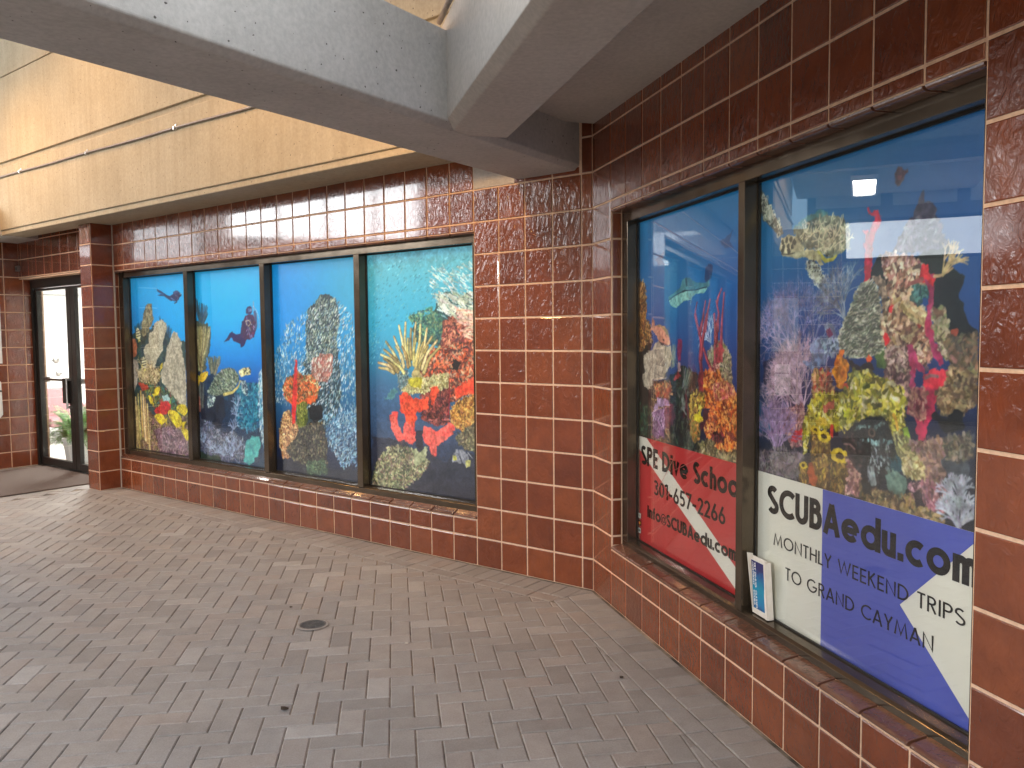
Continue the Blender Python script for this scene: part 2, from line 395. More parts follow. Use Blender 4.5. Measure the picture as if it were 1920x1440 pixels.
# column left of the long window
cb = thing('tiled_column', P1(-.6, .1, 0), 'narrow brown tiled column between the glass door and the long window', 'column')
FC = lambda a, n, z: P1(-.05 + n/T, .22 - a*T, z)
FCF = lambda a, n, z: P1(a, .22 + n, z)
mb = MB(); mb.box(P1, -1.16, -.05-.0015/T, -.3, .2185, 0, 2.71); mb.build('grout_bed', GROUT, cb)
mb = MB()
tile_rect(mb, FC, 0, .22/T, 0, 2.71, cols=[]); tile_rect(mb, FC, .22/T+.05, .272/T, .33, W1Z1-.012, cols=[])
tile_rect(mb, FCF, -1.16, -.05, 0, 2.71, cols=[])
FCL = lambda a, n, z: P1(-1.16 - n/T, .22 - a*T, z)
tile_rect(mb, FCL, 0, .4/T, 0, 2.71, cols=[1.05])
mb.build('tile_facing', TILE, cb)
# alcove: wall left of the door, and the tiled header over it
UL = -11.4
lw = thing('tiled_wall', P1(UL, .6, 0), 'shadowed brown tiled wall left of the glass entrance door', 'tiled wall')
FL = lambda a, n, z: P1(UL + n/T, a*T, z)
mb = MB(); mb.box(P1, UL-1.4, UL-.0015/T, -.3, 1.15, 0, 2.72); mb.build('grout_bed', GROUT, lw)
mb = MB(); tile_rect(mb, FL, -.25/T, 1.15/T, 0, 2.72, cols=[-.35+k for k in range(0, 14)]); mb.build('tile_facing', TILE, lw)
hw = thing('tiled_wall', P1(-6, -.03, 2.27), 'brown tiled header strip above the glass entrance door', 'tiled wall')
FH = lambda a, n, z: P1(a, -.03 + n, z)
mb = MB(); mb.box(P1, UL+.01, -1.1, -.3, -.0315, 2.27, 3.0); mb.build('grout_bed', GROUT, hw)
mb = MB(); tile_rect(mb, FH, UL+.05, -1.1, 2.275, 3.0); mb.build('tile_facing', TILE, hw)
mb = MB(); mb.box(P1, -2.2, -1.1, -.3, -.17, 0, 2.27); mb.build('end_pier', TILE, hw)
# ------------------------------------------------------------------ concrete beams and soffits
def beam(name, F, n0, n1, sec, m, label, loc):
    mb = MB(); mb.prism([F(u, n0, z) for u, z in sec], [F(u, n1, z) for u, z in sec])
    o = mb.build(name, m, bevel=.006); return tag(o, label, 'beam')
FA = lambda u, n, z: P1(u + .245*n, n, z)
ZA = 2.527; c = .03/T
beam('concrete_beam', FA, -.02, 8.5, [(24.62, ZA+.02), (24.62+c, ZA), (26.93-c, ZA), (26.93, ZA+.03), (26.93, 2.972), (24.62, 2.972)], CONC,
     'pitted grey concrete beam crossing the upper left towards the long wall', None)
FB = lambda n, u, z: P2(u, n, z)
beam('concrete_beam', FB, 1.35, 24, [(.668, ZA+.004), (.958, ZA+.004), (1.0, ZA+.040), (1.0, 3.03), (.668, 3.03)], CONCS,
     'smooth concrete beam running to the upper right along the sign window wall', None)
mb = MB(); mb.box(P2, -1.2, 24, -.3, .675, 2.775, 2.98)
tag(mb.build('concrete_soffit', CONCS), 'flat concrete soffit over the right hand window wall', 'soffit')
ct = thing('concrete_wall', P1(8, .4, 3), 'tall cream concrete wall with recessed joints above the long window, lit yellow', 'concrete wall')
ZC = 2.705
def plan_prism(mb, pts, z0, z1): mb.prism([P1(u, n, z0) for u, n in pts], [P1(u, n, z1) for u, n in pts])
mb = MB()
plan_prism(mb, [(-18, .385), (24.7, .385), (24.7, -.02), (-2.4, -.02), (-2.4, .115), (-18, .16)], ZC, ZC+.05)
plan_prism(mb, [(-18, .40), (24.7, .40), (24.7, -.02), (-2.4, -.02), (-2.4, .115), (-18, .16)], ZC+.05, 3.43)
mb.build('lower_beam', CONCW, ct, bevel=.008)
mb = MB(); mb.box(P1, -18, 27.4, .1, .372, 3.43, 3.485); mb.box(P1, -18, 27.4, .1, .385, 4.37, 4.385); mb.build('joint', CONCW, ct)
mb = MB(); mb.box(P1, -18, 27.4, .1, .402, 3.485, 4.37); mb.build('panel', CONCW, ct, bevel=.006)
mb = MB(); mb.box(P1, -18, 27.4, .1, .402, 4.385, 6.3); mb.build('panel', CONCW, ct, bevel=.006)
mb = MB(); mb.box(P2, -2, 24, -.3, .1, 3.0, 6.0); tag(mb.build('upper_wall', CONCW), 'plain concrete upper storey wall above the right hand soffit', 'concrete wall')
mb = MB(); mb.prism([P1(u, n, 2.70) for u, n in [(-8.05, .20), (-9.95, -.66), (-13, -.66), (-13, 1.15), (-8.3, 1.15)]], [P1(u, n, 3.02) for u, n in [(-8.05, .20), (-9.95, -.66), (-13, -.66), (-13, 1.15), (-8.3, 1.15)]])
tag(mb.build('concrete_beam', CONC, bevel=.006), 'grey concrete beam over the wall left of the door', 'beam')
mb = MB(); mb.box(P1, -13, -.9, -.7, .2, 3.025, 3.2); tag(mb.build('concrete_soffit', CONCS), 'recessed dark soffit above the entrance door alcove', 'soffit')
# conduit clipped along the concrete wall
cd = thing('conduit', P1(4, .42, 3.3), 'thin metal conduit clipped along the cream concrete wall', 'conduit')
mb = MB(); mb.tube([P1(u, .413, 3.327 - .0024*(u+8) + .003*math.sin(u*.8)) for u in np.linspace(-18, 24.5, 60)], .0115, 8); mb.build('pipe', GALV, cd, smooth=True)
for u in (-12.5, -5.2, 1.9, 9.3, 16.6, 22.2):
    mb = MB(); zc = 3.327-.0024*(u+8); mb.box(P1, u-.05, u+.05, .4025, .428, zc-.016, zc+.016); mb.box(P1, u-.05, u+.05, .4025, .408, zc+.016, zc+.036); mb.build('clip', STEEL, cd, bevel=.003)
mb = MB(); mb.tube([P2(u, 1.012, 3.045) for u in np.linspace(1.6, 22, 20)], .014, 8)
tag(mb.build('cable_duct', GALV, smooth=True), 'dark cable duct along the top edge of the right hand beam', 'conduit')
# ------------------------------------------------------------------ shop windows
def window(F, name, label, u0, u1, z0, z1, df, dg, left, mulls, right, zt, zb, loc):
    w = thing(name, loc, label, 'window')
    back = -dg-.03
    mb = MB()
    mb.box(F, u0, u1, back, -df, zt, z1+.03)                                     # head
    mb.box(F, u0, left, back, -df, zb-.012, zt); mb.box(F, right, u1, back, -df, zb-.012, zt)
    # bottom member: a low face, then a ledge rising to the glass
    prof = [(-df, z0+.005), (-df, zb-.014), (-df-.012, zb-.004), (-dg, zb), (back, zb), (back, z0+.005)]
    mb.loops([[F(u0, n, z) for n, z in prof], [F(u1, n, z) for n, z in prof]])
    mb.build('window_frame', BRONZE, w, bevel=.002)
    for a, b in mulls:
        mb = MB(); mb.box(F, a, b, back, -df+.004, zb-.008, zt); mb.build('mullion', BRONZE, w, bevel=.002)
    edges = [left] + [x for m in mulls for x in m] + [right]
    panes = []
    for a, b in zip(edges[0::2], edges[1::2]):
        mb = MB(); mb.box(F, a+.003, b-.003, -dg-.005, -dg, zb+.001, zt-.001); mb.build('glass_pane', GLASS, w)
        gb = MB()
        for (x0, x1, y0, y1) in ((a, a+.035, zb, zt), (b-.035, b, zb, zt), (a+.035, b-.035, zt-.008, zt), (a+.035, b-.035, zb, zb+.006)):
            gb.box(F, x0, x1, -dg+.0002, -dg+.006, y0, y1)
        gb.build('gasket', BLACKM, w)
        panes.append((a, b))
    return w, panes
DF1, DG1, ZT1, ZB1 = .05, .12, 2.170, .402
DF2, DG2, ZT2, ZB2 = .065, .127, 2.168, .395
win1, panes1 = window(P1, 'storefront_window', 'long storefront window of four reef mural panes with bronze frame', -.03, 23, W1Z0+.03, W1Z1, DF1, DG1, .36, [(5.80, 6.10), (11.45, 11.75), (17.1, 17.4)], 22.72, ZT1, ZB1, P1(11, -.1, .35))
win2, panes2 = window(P2, 'storefront_window', 'right storefront window of two tall panes carrying the dive shop signs', .02, 12, W2Z0+.02, W2Z1, DF2, DG2, .37, [(5.86, 6.09)], 11.68, ZT2, ZB2, P2(6, -.1, .35))
# ------------------------------------------------------------------ lettering: geometric sans drawn with strokes
def arc(cx, cy, rx, ry, a0, a1, n=14):
    return [(cx+rx*math.cos(math.radians(a0+(a1-a0)*i/n)), cy+ry*math.sin(math.radians(a0+(a1-a0)*i/n))) for i in range(n+1)]
def glyph(ch, w, xh):
    h = w/2; t = 1-h
    v = lambda x, a=0, b=1: [(x, a), (x, b)]
    if ch == 'I': return [v(h)], w
    if ch == 'S': return [arc(.27, .735, .27-h*.9, .265-h, 35, 200) + arc(.29, .262, .29-h*.9, .262-h, 75, -150)[1:]], .56
    if ch == 'P': return [v(h), [(h, t), (.28, t)] + arc(.28, .72, .28-h, t-.72, 90, -90) + [(.28, 1.44-t), (h, 1.44-t)]], .56
    if ch == 'R': return [v(h), [(h, t), (.26, t)] + arc(.26, .73, .27-h, t-.73, 90, -90) + [(h, 1.46-t)], [(.24, 1.46-t), (.54-h*.6, 0)]], .56
    if ch == 'B': return [v(h), [(h, t), (.26, t)] + arc(.26, .75, .24-h, t-.75, 90, -90) + [(h, 1.5-t)], [(h, 1.5-t), (.28, 1.5-t)] + arc(.28, (1.5-t+h)/2, .29-h, (1.5-t-h)/2, 90, -90) + [(h, h)]], .57
    if ch == 'E': return [v(h), [(h, t), (.46, t)], [(h, .5), (.43, .5)], [(h, h), (.46, h)]], .47
    if ch == 'D': return [v(h), [(h, t), (.2, t)] + arc(.2, .5, .52-h, t-.5, 90, -90, 20) + [(h, h)]], .72
    if ch == 'O': return [arc(.49, .5, .49-h, .5-h, 0, 360, 30)], .98
    if ch == 'C': return [arc(.48, .5, .48-h, .5-h, 48, 312, 24)], .76
    if ch == 'G': return [arc(.48, .5, .48-h, .5-h, 48, 350, 24), [(.95-h*.2, .46), (.55, .46)]], .95
    if ch == 'U': return [[(h, 1), (h, .33)] + arc(.31, .33, .31-h, .33-h, 180, 360, 16) + [(.62-h, .33), (.62-h, 1)]], .62
    if ch == 'A': return [[(h*.9, 0), (.36, 1-h*.2)], [(.72-h*.9, 0), (.36, 1-h*.2)], [(.16, .30), (.56, .30)]], .72
    if ch == 'M': return [[(h*.9, 0), (.16+h*.4, 1-h*.3), (.46, .12), (.76-h*.4, 1-h*.3), (.92-h*.9, 0)]], .92
    if ch == 'N': return [[(h, 0), (h, .98), (.68-h, .02), (.68-h, 1)]], .68
    if ch == 'T': return [[(0, t), (.5, t)], v(.25, 0, t)], .5
    if ch == 'H': return [v(h), v(.62-h), [(h, .52), (.62-h, .52)]], .62
    if ch == 'L': return [[(h, 1), (h, h), (.42, h)]], .42
    if ch == 'Y': return [[(h*.7, 1), (.3, .47)], [(.6-h*.7, 1), (.3, .47)], v(.3, 0, .5)], .6
    if ch == 'W': return [[(h*.7, 1), (.27, .03), (.52, .93), (.77, .03), (1.04-h*.7, 1)]], 1.04
    if ch == 'K': return [v(h), [(h, .45), (.5-h*.4, 1)], [(.17, .58), (.56-h*.5, 0)]], .56
    if ch == '3': return [arc(.25, .755, .25-h, .245-h, 150, -85) + arc(.27, .275, .28-h, .275-h, 85, -150)[0:]], .54
    if ch == '0': return [arc(.28, .5, .28-h, .5-h, 0, 360, 28)], .56
    if ch == '1': return [[(.02, .84), (.22, .98)], v(.26)], .26+h
    if ch == '-': return [[(.04, .38), (.40, .38)]], .44
    if ch == '6': return [arc(.28, .31, .28-h, .31-h, 0, 360, 24), [(h*1.05, .36), (.36, 1)]], .56
    if ch == '5': return [[(.5, t), (.17, t), (.12, .56)] + arc(.26, .32, .28-h, .32-h, 118, -140, 18)], .55
    if ch == '7': return [[(0, t), (.5-h*.4, t), (.17, 0)]], .52
    if ch == '2': return [arc(.26, .71, .26-h, .29-h, 165, -25) + [(.07+h*.6, h), (.53, h)]], .54
    r = xh/2; m = r
    if ch == 'i': return [v(h, 0, xh), [(h, .86-h*.6), (h, .86+h*.9)]], w
    if ch == 'n': return [v(h, 0, xh), [(h, xh*.5)] + arc(.25, xh-.25, .25-h, .25-h, 180, 0) + [(.5-h, 0)]], .5
    if ch == 'm': return [v(h, 0, xh), [(h, xh*.5)] + arc(.235, xh-.25, .235-h, .25-h, 180, 0) + [(.47-h, 0)], [(.47-h, xh*.5)] + arc(.705-w, xh-.25, .235-h, .25-h, 180, 0) + [(.94-w*1.5, 0)]], .94-w
    if ch == 'h': return [v(h), [(h, xh*.5)] + arc(.25, xh-.25, .25-h, .25-h, 180, 0) + [(.5-h, 0)]], .5
    if ch == 'u': return [v(.5-h, 0, xh), [(h, xh), (h, .25)] + arc(.25, .25, .25-h, .25-h, 180, 360)], .5
    if ch == 'o': return [arc(r, r, r-h, r-h, 0, 360, 26)], xh
    if ch == 'c': return [arc(r, r, r-h, r-h, 50, 310, 20)], xh*.86
    if ch == 'e': return [arc(r, r, r-h, r-h, 0, 318, 22), [(xh-h, r), (h, r)]], xh
    if ch == 'd': return [arc(r, r, r-h, r-h, 0, 360, 26), v(xh-h*.8)], xh
    if ch == 'v': return [[(h*.8, xh), (.26, .02), (.52-h*.8, xh)]], .52
    if ch == 'f': return [[(h+.06, 0), (h+.06, .78)] + arc(.06+.2, .78, .2-h, .22-h, 180, 70, 8), [(0, xh-h), (.3, xh-h)]], .34
    if ch == '.': return [[(h, 0), (h, w*1.1)]], w
    if ch == '@': return [arc(.36, .42, .34, .42, -50, 300, 26), arc(.36, .40, .15, .20, 0, 360, 16), [(.51, .62), (.51, .28), (.62, .22)]], .72
    return [], .4
def ribbon(mb, pts, w, put, y0, y1):
    n = len(pts)
    if n < 2: return
    closed = math.hypot(pts[0][0]-pts[-1][0], pts[0][1]-pts[-1][1]) < 1e-6 and n > 4
    L, R = [], []
    for i in range(n):
        if closed: a, b = pts[(i-1) % (n-1)], pts[(i+1) % (n-1)]
        else: a, b = pts[max(i-1, 0)], pts[min(i+1, n-1)]
        p = pts[i]
        d1 = (p[0]-a[0], p[1]-a[1]); d2 = (b[0]-p[0], b[1]-p[1])
        l1, l2 = math.hypot(*d1), math.hypot(*d2)
        if l1 < 1e-9: d1, l1 = d2, l2
        if l2 < 1e-9: d2, l2 = d1, l1
        d1 = (d1[0]/l1, d1[1]/l1); d2 = (d2[0]/l2, d2[1]/l2)
        nx, ny = -(d1[1]+d2[1]), d1[0]+d2[0]; nl = math.hypot(nx, ny) or 1
        nx /= nl; ny /= nl
        k = min(1/max(.2, nx*-d1[1]+ny*d1[0]), 1.9)
        L.append((p[0]+nx*w/2*k, p[1]+ny*w/2*k)); R.append((p[0]-nx*w/2*k, p[1]-ny*w/2*k))
    cl = lambda q: (q[0], min(max(q[1], y0), y1))
    L = [cl(q) for q in L]; R = [cl(q) for q in R]
    for i in range(n-1):
        quad = [L[i], L[i+1], R[i+1], R[i]]
        mb.prism([put(x, y, 0) for x, y in quad], [put(x, y, 1) for x, y in quad])
def text_line(F, s, x0, x1, base, cap, w, n, parent, xh=.66, gap=.07, space=.34, m=None, name='lettering', light='@'):
    # x in metres along the wall, stretched to fill x0..x1
    items, x = [], 0
    for ch in s:
        if ch == ' ': x += space; continue
        paths, adv = glyph(ch, w if ch not in light else w*.42, xh); items.append((ch, x, paths)); x += adv + gap
    k = (x1-x0)/(x-gap)
    mb = MB(); done = None; last = None
    for ch, gx, paths in items:
        if last is not None and gx > last + space*.9: done = mb.build(name, m or VINYLK, parent); mb = MB()
        last = gx + glyph(ch, w, xh)[1] + gap*.5
        ww = w if ch not in light else w*.42
        for pi, p in enumerate(paths):
            dn = .00008*(pi+1)
            put = lambda a, b, t: F((x0+(gx+a)*k)/T, n + (dn if t else 0) + (.0006 if t else 0), base+b*cap)
            # keep the stroke weight even although the line is stretched
            ribbon(mb, p, ww, put, -.02, 1.02)
    return mb.build(name, m or VINYLK, parent)
def flat(F, pts, n0, n1, name, m, parent):                  # thin vinyl sheet from a wall outline (metres, metres)
    mb = MB(); mb.prism([F(x/T, n0, z) for x, z in pts], [F(x/T, n1, z) for x, z in pts]); return mb.build(name, m, parent)
SN = -DG2 - .0105
rs = thing('dive_flag_sign', P2(3, SN, .4), 'red sign with white diagonal stripe giving the dive school phone number', 'sign')
ra, rb, rz0, rz1 = .0825, panes2[0][1]*T, ZB2-.002, .981
flat(P2, [(ra, rz0), (rb, rz0), (rb, rz1), (ra, rz1)], SN-.001, SN, 'panel', VINYLR, rs)
k = (1.1395-.0825)/(.981-.407)
flat(P2, [(ra, .981), (.175, .981), (rb, .981-(rb-.175)*(.981-.504)/(1.1395-.175)), (rb, .981-(rb-.0825)*(.907-.406)/(1.1395-.0825)-.072), (ra, .907)], SN+.0002, SN+.0008, 'stripe', VINYLW, rs)
LN = SN + .0012
text_line(P2, 'SPE Dive Schoo', .108, 1.129, .829, .106, .205, LN, rs, xh=.72, gap=.06, space=.36)
text_line(P2, '301-657-2266', .270, 1.018, .687, .081, .155, LN, rs, gap=.07)
text_line(P2, 'Info@SCUBAedu.com', .190, 1.112, .547, .066, .20, LN, rs, xh=.72, gap=.055)
for (xa, za, xb, zb) in ((.24, .80, .36, .925), (.30, .70, .52, .93), (.52, .86, .80, .968), (.20, .45, .36, .545), (.42, .70, .47, .745)):
    mb = MB(); d = .0012
    mb.prism([P2((xa-d)/T, LN+.0012, za), P2((xa+d)/T, LN+.0012, za-d), P2((xb+d)/T, LN+.0012, zb-d), P2((xb-d)/T, LN+.0012, zb)], [P2((xa-d)/T, LN+.0016, za), P2((xa+d)/T, LN+.0016, za-d), P2((xb+d)/T, LN+.0016, zb-d), P2((xb-d)/T, LN+.0016, zb)])
    mb.build('scratch', speck_mat('pale_scratch', (.55, .17, .14), (.62, .22, .18), 20, .5), rs)
bs = thing('dive_flag_sign', P2(8.8, SN, .4), 'white and blue swallowtail flag sign advertising monthly weekend trips', 'sign')
ba, bb, bz = panes2[1][0]*T, panes2[1][1]*T, .979
flat(P2, [(ba, rz0), (bb, rz0), (bb, bz), (ba, bz)], SN-.001, SN, 'panel', VINYLW, bs)
slope1 = (.678-.941)/(2.100-2.377); slope2 = (.678-.429)/(2.100-2.388)
flat(P2, [(1.7035, rz0), (2.100+(.678-rz0)/-slope2, rz0) if 2.1+(.678-rz0)/-slope2 < bb else (bb, rz0), (2.100, .678), (min(bb, 2.1+(bz-.678)/slope1), bz if 2.1+(bz-.678)/slope1 < bb else .678+(bb-2.1)*slope1), (1.7035, bz)], SN+.0002, SN+.0008, 'blue_field', VINYLB, bs)
text_line(P2, 'SCUBAedu.com', 1.352, 2.407, .820, .115, .20, LN, bs, xh=.72, gap=.06)
text_line(P2, 'MONTHLY WEEKEND TRIPS', 1.396, 2.361, .696, .050, .115, LN, bs, gap=.13, space=.42)
text_line(P2, 'TO GRAND CAYMAN', 1.480, 2.245, .577, .050, .115, LN, bs, gap=.13, space=.42)
# payment card stickers on the left edge of the window
CARD1 = speck_mat('sticker_white', (.7, .7, .68), (.78, .78, .76), 60, .4)
stick = []
for i, (lab, zc) in enumerate((('white payment card sticker, topmost of three beside the red sign', .533), ('black payment card sticker with red and orange discs beside the red sign', .492), ('white payment card sticker with dark letters, lowest beside the red sign', .449))):
    tn = thing('card_sticker', P2(.42, SN, zc), lab, 'sticker', 'payment card stickers beside the red sign'); stick.append(tn)
    x0, x1 = .376*T, .52*T
    n = LN + .0030
    flat(P2, [(x0, zc-.014), (x1, zc-.014), (x1, zc+.014), (x0, zc+.014)], n, n+.0006, 'backing', VINYLK if i == 1 else CARD1, tn)
    xm = (x0+x1)/2
    disc = lambda cx, cz, r: [(cx+r*math.cos(a*math.pi/8), cz+r*math.sin(a*math.pi/8)) for a in range(16)]
    if i == 1:
        flat(P2, disc(xm-.0045, zc, .0085), n+.0007, n+.0012, 'disc', speck_mat('sticker_red', (.6, .02, .02), (.66, .03, .02), 50, .4), tn)
        flat(P2, disc(xm+.0045, zc, .0085), n+.0013, n+.0017, 'disc', speck_mat('sticker_orange', (.8, .33, .03), (.86, .38, .04), 50, .4), tn)
    elif i == 0:
        flat(P2, [(x0+.003, zc-.006), (x1-.003, zc-.006), (x1-.003, zc+.008), (x0+.003, zc+.008)], n+.0007, n+.0012, 'mark', speck_mat('sticker_tan', (.5, .45, .33), (.56, .5, .4), 50, .4), tn)
    else:
        for q in range(4):
            flat(P2, [(x0+.004+q*.006, zc-.006), (x0+.0075+q*.006, zc-.006), (x0+.0085+q*.006, zc+.006), (x0+.005+q*.006, zc+.006)], n+.0007, n+.0012, 'letter', VINYLK, tn)
# ------------------------------------------------------------------ glass entrance door and the lit lobby behind it
dr = thing('glass_door', P1(-6.6, -.17, 0), 'double glass entrance door in a dark frame, lobby lit behind it', 'door')
ND = -.17
mb = MB()
mb.box(P1, UL+.02, UL+.25, ND-.09, ND+.02, 0, 2.27); mb.box(P1, -2.55, -2.2, ND-.09, ND+.02, 0, 2.27); mb.box(P1, UL+.25, -2.55, ND-.09, ND+.02, 2.165, 2.27); mb.box(P1, UL+.25, -2.55, ND-.09, ND+.02, 0, .012)
mb.build('door_frame', BLACKM, dr, bevel=.003)
for (a, b, hs) in ((UL+.27, -6.66, 1), (-6.62, -2.57, -1)):
    lf = MB(); z0, z1 = .02, 2.155; st = .46
    sa, sb_ = (.30, .46) if hs == 1 else (.46, .46)
    lf.box(P1, a, a+sa, ND-.05, ND, z0, z1); lf.box(P1, b-st, b, ND-.05, ND, z0, z1)
    lf.box(P1, a+sa, b-st, ND-.05, ND, z0, .105); lf.box(P1, a+sa, b-st, ND-.05, ND, 2.13, z1)
    leaf = lf.build('door_leaf', BLACKM, dr, bevel=.003)
    leaf['label'] = 'left door leaf' if hs == 1 else 'right door leaf'
    gl = MB(); gl.box(P1, a+sa, b-st, ND-.028, ND-.022, .105, 2.13); gl.build('glass', GLASS, leaf)
    pb = MB(); zz = 1.055
    pb.tube([P1(a+st*.5, ND-.10, zz), P1(b-st*.5, ND-.10, zz)], .014, 10)
    pb.box(P1, a+st*.3, a+st*.7, ND-.115, ND-.05, zz-.03, zz+.03); pb.box(P1, b-st*.7, b-st*.3, ND-.115, ND-.05, zz-.03, zz+.03)
    pb.build('push_bar', BLACKM, leaf, smooth=False)
    if hs == 1:
        hb = MB(); hb.box(P1, b-st-.55, b-st+.08, ND+.002, ND+.03, .80, 1.09); hb.build('lock_plate', BLACKM, leaf, bevel=.004)
        hb = MB(); hb.tube([P1(b-.24, ND+.05, .74), P1(b-.24, ND+.05, 1.10)], .011, 10)
        hb.box(P1, b-.29, b-.19, ND, ND+.05, .745, .775); hb.box(P1, b-.29, b-.19, ND, ND+.05, 1.065, 1.095); hb.build('pull_handle', STEEL, leaf)
lb = thing('lobby', P1(-12, -1.5, 0), 'white painted lobby room seen through the glass door', 'room')
LL, LR, LB = -26, -1.2, -3.6
mb = MB(); mb.box(P1, LL-.5, LL, LB-.1, -.3, -.02, 2.9); mb.box(P1, LL, LR, LB-.1, LB, -.02, 2.9); mb.box(P1, LR, LR+.4, LB-.1, -.31, -.02, 2.9); mb.box(P1, LL, UL-1.42, -.34, -.30, 0, 2.9); mb.build('wall', WHITEP, lb)
mb = MB(); mb.box(P1, LL, LR, LB, -.3, 2.75, 2.9); mb.build('ceiling', WHITEP, lb)
mb = MB(); mb.box(P1, LL, LR, LB, -.26, -.025, .006); mb.build('floor', FLOORW, lb)
idr = thing('panel_door', P1(LL, -1.5, 0), 'white grooved interior door with a round lock in the lobby', 'door')
FI = lambda a, n, z: P1(LL + n/T, -2.35 + a*T, z)
mb = MB()
zs = [0.02, .35, .75, 1.2, 1.52, 1.9, 2.25]
for za, zb in zip(zs[:-1], zs[1:]): mb.box(FI, 0, 6.4, .004, .045, za+.006, zb-.006)
mb.box(FI, 0, 6.4, .004, .03, .02, 2.25)
mb.build('slab', WHITEP, idr, bevel=.004)
mb = MB(); mb.box(FI, -.4, 0, .004, .06, .0, 2.34); mb.box(FI, 6.4, 6.8, .004, .06, 0, 2.34); mb.box(FI, 0, 6.4, .004, .06, 2.26, 2.34); mb.build('casing', WHITEP, idr)
for nm, a, z, r in (('lock', 4.95, 1.705, .055), ('knob', 3.15, 1.21, .05), ('knob', 3.0, 1.0, .045)):
    mb = MB(); c0 = FI(a, .045, z); ax = D1
    ring = lambda rr, off: [c0 + ax*off + N1*(rr*math.cos(q*math.pi/8)) + Z*(rr*math.sin(q*math.pi/8)) for q in range(16)]
    mb.loops([ring(r, 0), ring(r, .02), ring(r*.8, .045), ring(r*.25, .055)]); mb.build(nm, STEEL if nm == 'knob' else IRON, idr, smooth=False)
# potted fern just inside the door
pf = thing('potted_fern', P1(-10.2, -.52, 0), 'arching green fern in a pale ribbed pot inside the glass door', 'plant')
pc = P1(-10.2, -.52, 0)
mb = MB(); rr = lambda r, z: [pc + Vector((r*(1+.02*(q % 2))*math.cos(q*math.pi/16), r*(1+.02*(q % 2))*math.sin(q*math.pi/16), z)) for q in range(32)]
mb.loops([rr(.115, .006), rr(.125, .02), rr(.155, .28), rr(.168, .285), rr(.168, .32), rr(.15, .32), rr(.145, .29)]); mb.build('pot', WHITEP, pf)
mb = MB(); rr2 = random.Random(5)
for i in range(320):
    a = rr2.uniform(0, 2*math.pi); L = rr2.uniform(.30, .58); el = rr2.uniform(.35, 1.35)
    p = pc + Vector((.06*math.cos(a), .06*math.sin(a), .31)); d = Vector((math.cos(a)*math.cos(el), math.sin(a)*math.cos(el), math.sin(el)))
    K = 11; pts = [p.copy()]; bad = False
    for s_ in range(K):
        p = p + d*(L/K); d = (d + Vector((0, 0, -.16-.05*s_/K)) ).normalized(); pts.append(p.copy())
    if any((q_ - O1).dot(N1) > -.27 or q_.z < .05 for q_ in pts): continue
    for s_ in range(1, K):
        t = (pts[s_+1]-pts[s_-1]).normalized(); sdv = t.cross(Z); 
        if sdv.length < 1e-3: continue
        sdv.normalize(); w = .060*math.sin(math.pi*min(1, .12+s_/K*.95))+.006
        for sg in (-1, 1):
            for q in (0, .5):
                b0 = pts[s_]*(1-q)+pts[s_+1]*q; tip = b0 + sdv*(sg*w) + t*w*.35 + Vector((0, 0, rr2.uniform(-.012, .006)))
                mb.face([b0, b0+t*.012+sdv*sg*w*.5, tip, b0-t*.003+sdv*sg*w*.5])
mb.build('fronds', LEAF, pf)
# armchair
ac = thing('armchair', P1(-19.5, -1.0, 0), 'mauve upholstered armchair in the white lobby', 'chair')
FAm = lambda x, y, z: P1(-20.5 + x*.85/T, -1.25 + y*.85, z*.88 + .006*(1-.88))
mb = MB(); mb.box(FAm, -.28, .28, -.27, .27, .30, .45); mb.build('seat', FABRIC, ac, bevel=.03)
mb = MB(); mb.hexa([FAm(-.30, -.27, .42), FAm(-.20, -.27, .42), FAm(-.20, .27, .42), FAm(-.30, .27, .42), FAm(-.38, -.27, .92), FAm(-.29, -.27, .92), FAm(-.29, .27, .92), FAm(-.38, .27, .92)]); mb.build('backrest', FABRIC, ac, bevel=.03)
for y in (-.31, .31):
    mb = MB(); mb.box(FAm, -.30, .28, y-.035, y+.035, .60, .67); mb.build('armrest', FABRIC, ac, bevel=.02)
    for x in (-.27, .24):
        mb = MB(); mb.box(FAm, x-.022, x+.022, y-.02, y+.02, .006, .60); mb.build('leg', WOODD, ac, bevel=.004)
def ceiling_light(name, c, ax, ay, L, W, label, strength, col, n=1):
    t = thing(name, c, label, 'ceiling light')
    pu = lambda x, y, z: c + ax*x + ay*y + Z*z
    mb = MB()
    for (x0, x1, y0, y1) in ((-L/2-.03, L/2+.03, -W/2-.03, -W/2), (-L/2-.03, L/2+.03, W/2, W/2+.03), (-L/2-.03, -L/2, -W/2, W/2), (L/2, L/2+.03, -W/2, W/2)): mb.box(pu, x0, x1, y0, y1, -.01, .05)
    mb.box(pu, -L/2-.03, L/2+.03, -W/2-.03, W/2+.03, .051, .06); mb.build('frame', WHITEP, t)
    for i in range(n):
        a, b = -W/2 + W*i/n + .01, -W/2 + W*(i+1)/n - .01
        if n > 1: a += W*.06; b -= W*.06
        mb = MB(); mb.box(pu, -L/2, L/2, a, b, .0, .01); mb.build('diffuser', emit_mat('lamp_diffuser', col, strength), t)
    return t
def lamp_light(name, loc, energy, col, size, rot=None, kind='AREA', spread=None):
    l = bpy.data.lights.new(name, kind); l.energy = energy; l.color = col
    if kind == 'AREA': l.shape = 'DISK'; l.size = size
    else: l.shadow_soft_size = size
    o = bpy.data.objects.new(name, l); COL.objects.link(o); o.location = loc
    if rot is not None: o.rotation_euler = rot
    return o
ceiling_light('ceiling_light', P1(-14, -1.6, 2.73), D1, N1, 1.2, .6, 'bright panel light on the lobby ceiling', 12, (1, .97, .92))
lamp_light('lobby_light', P1(-14, -1.6, 2.6), 40, (1, .98, .95), 1.0)
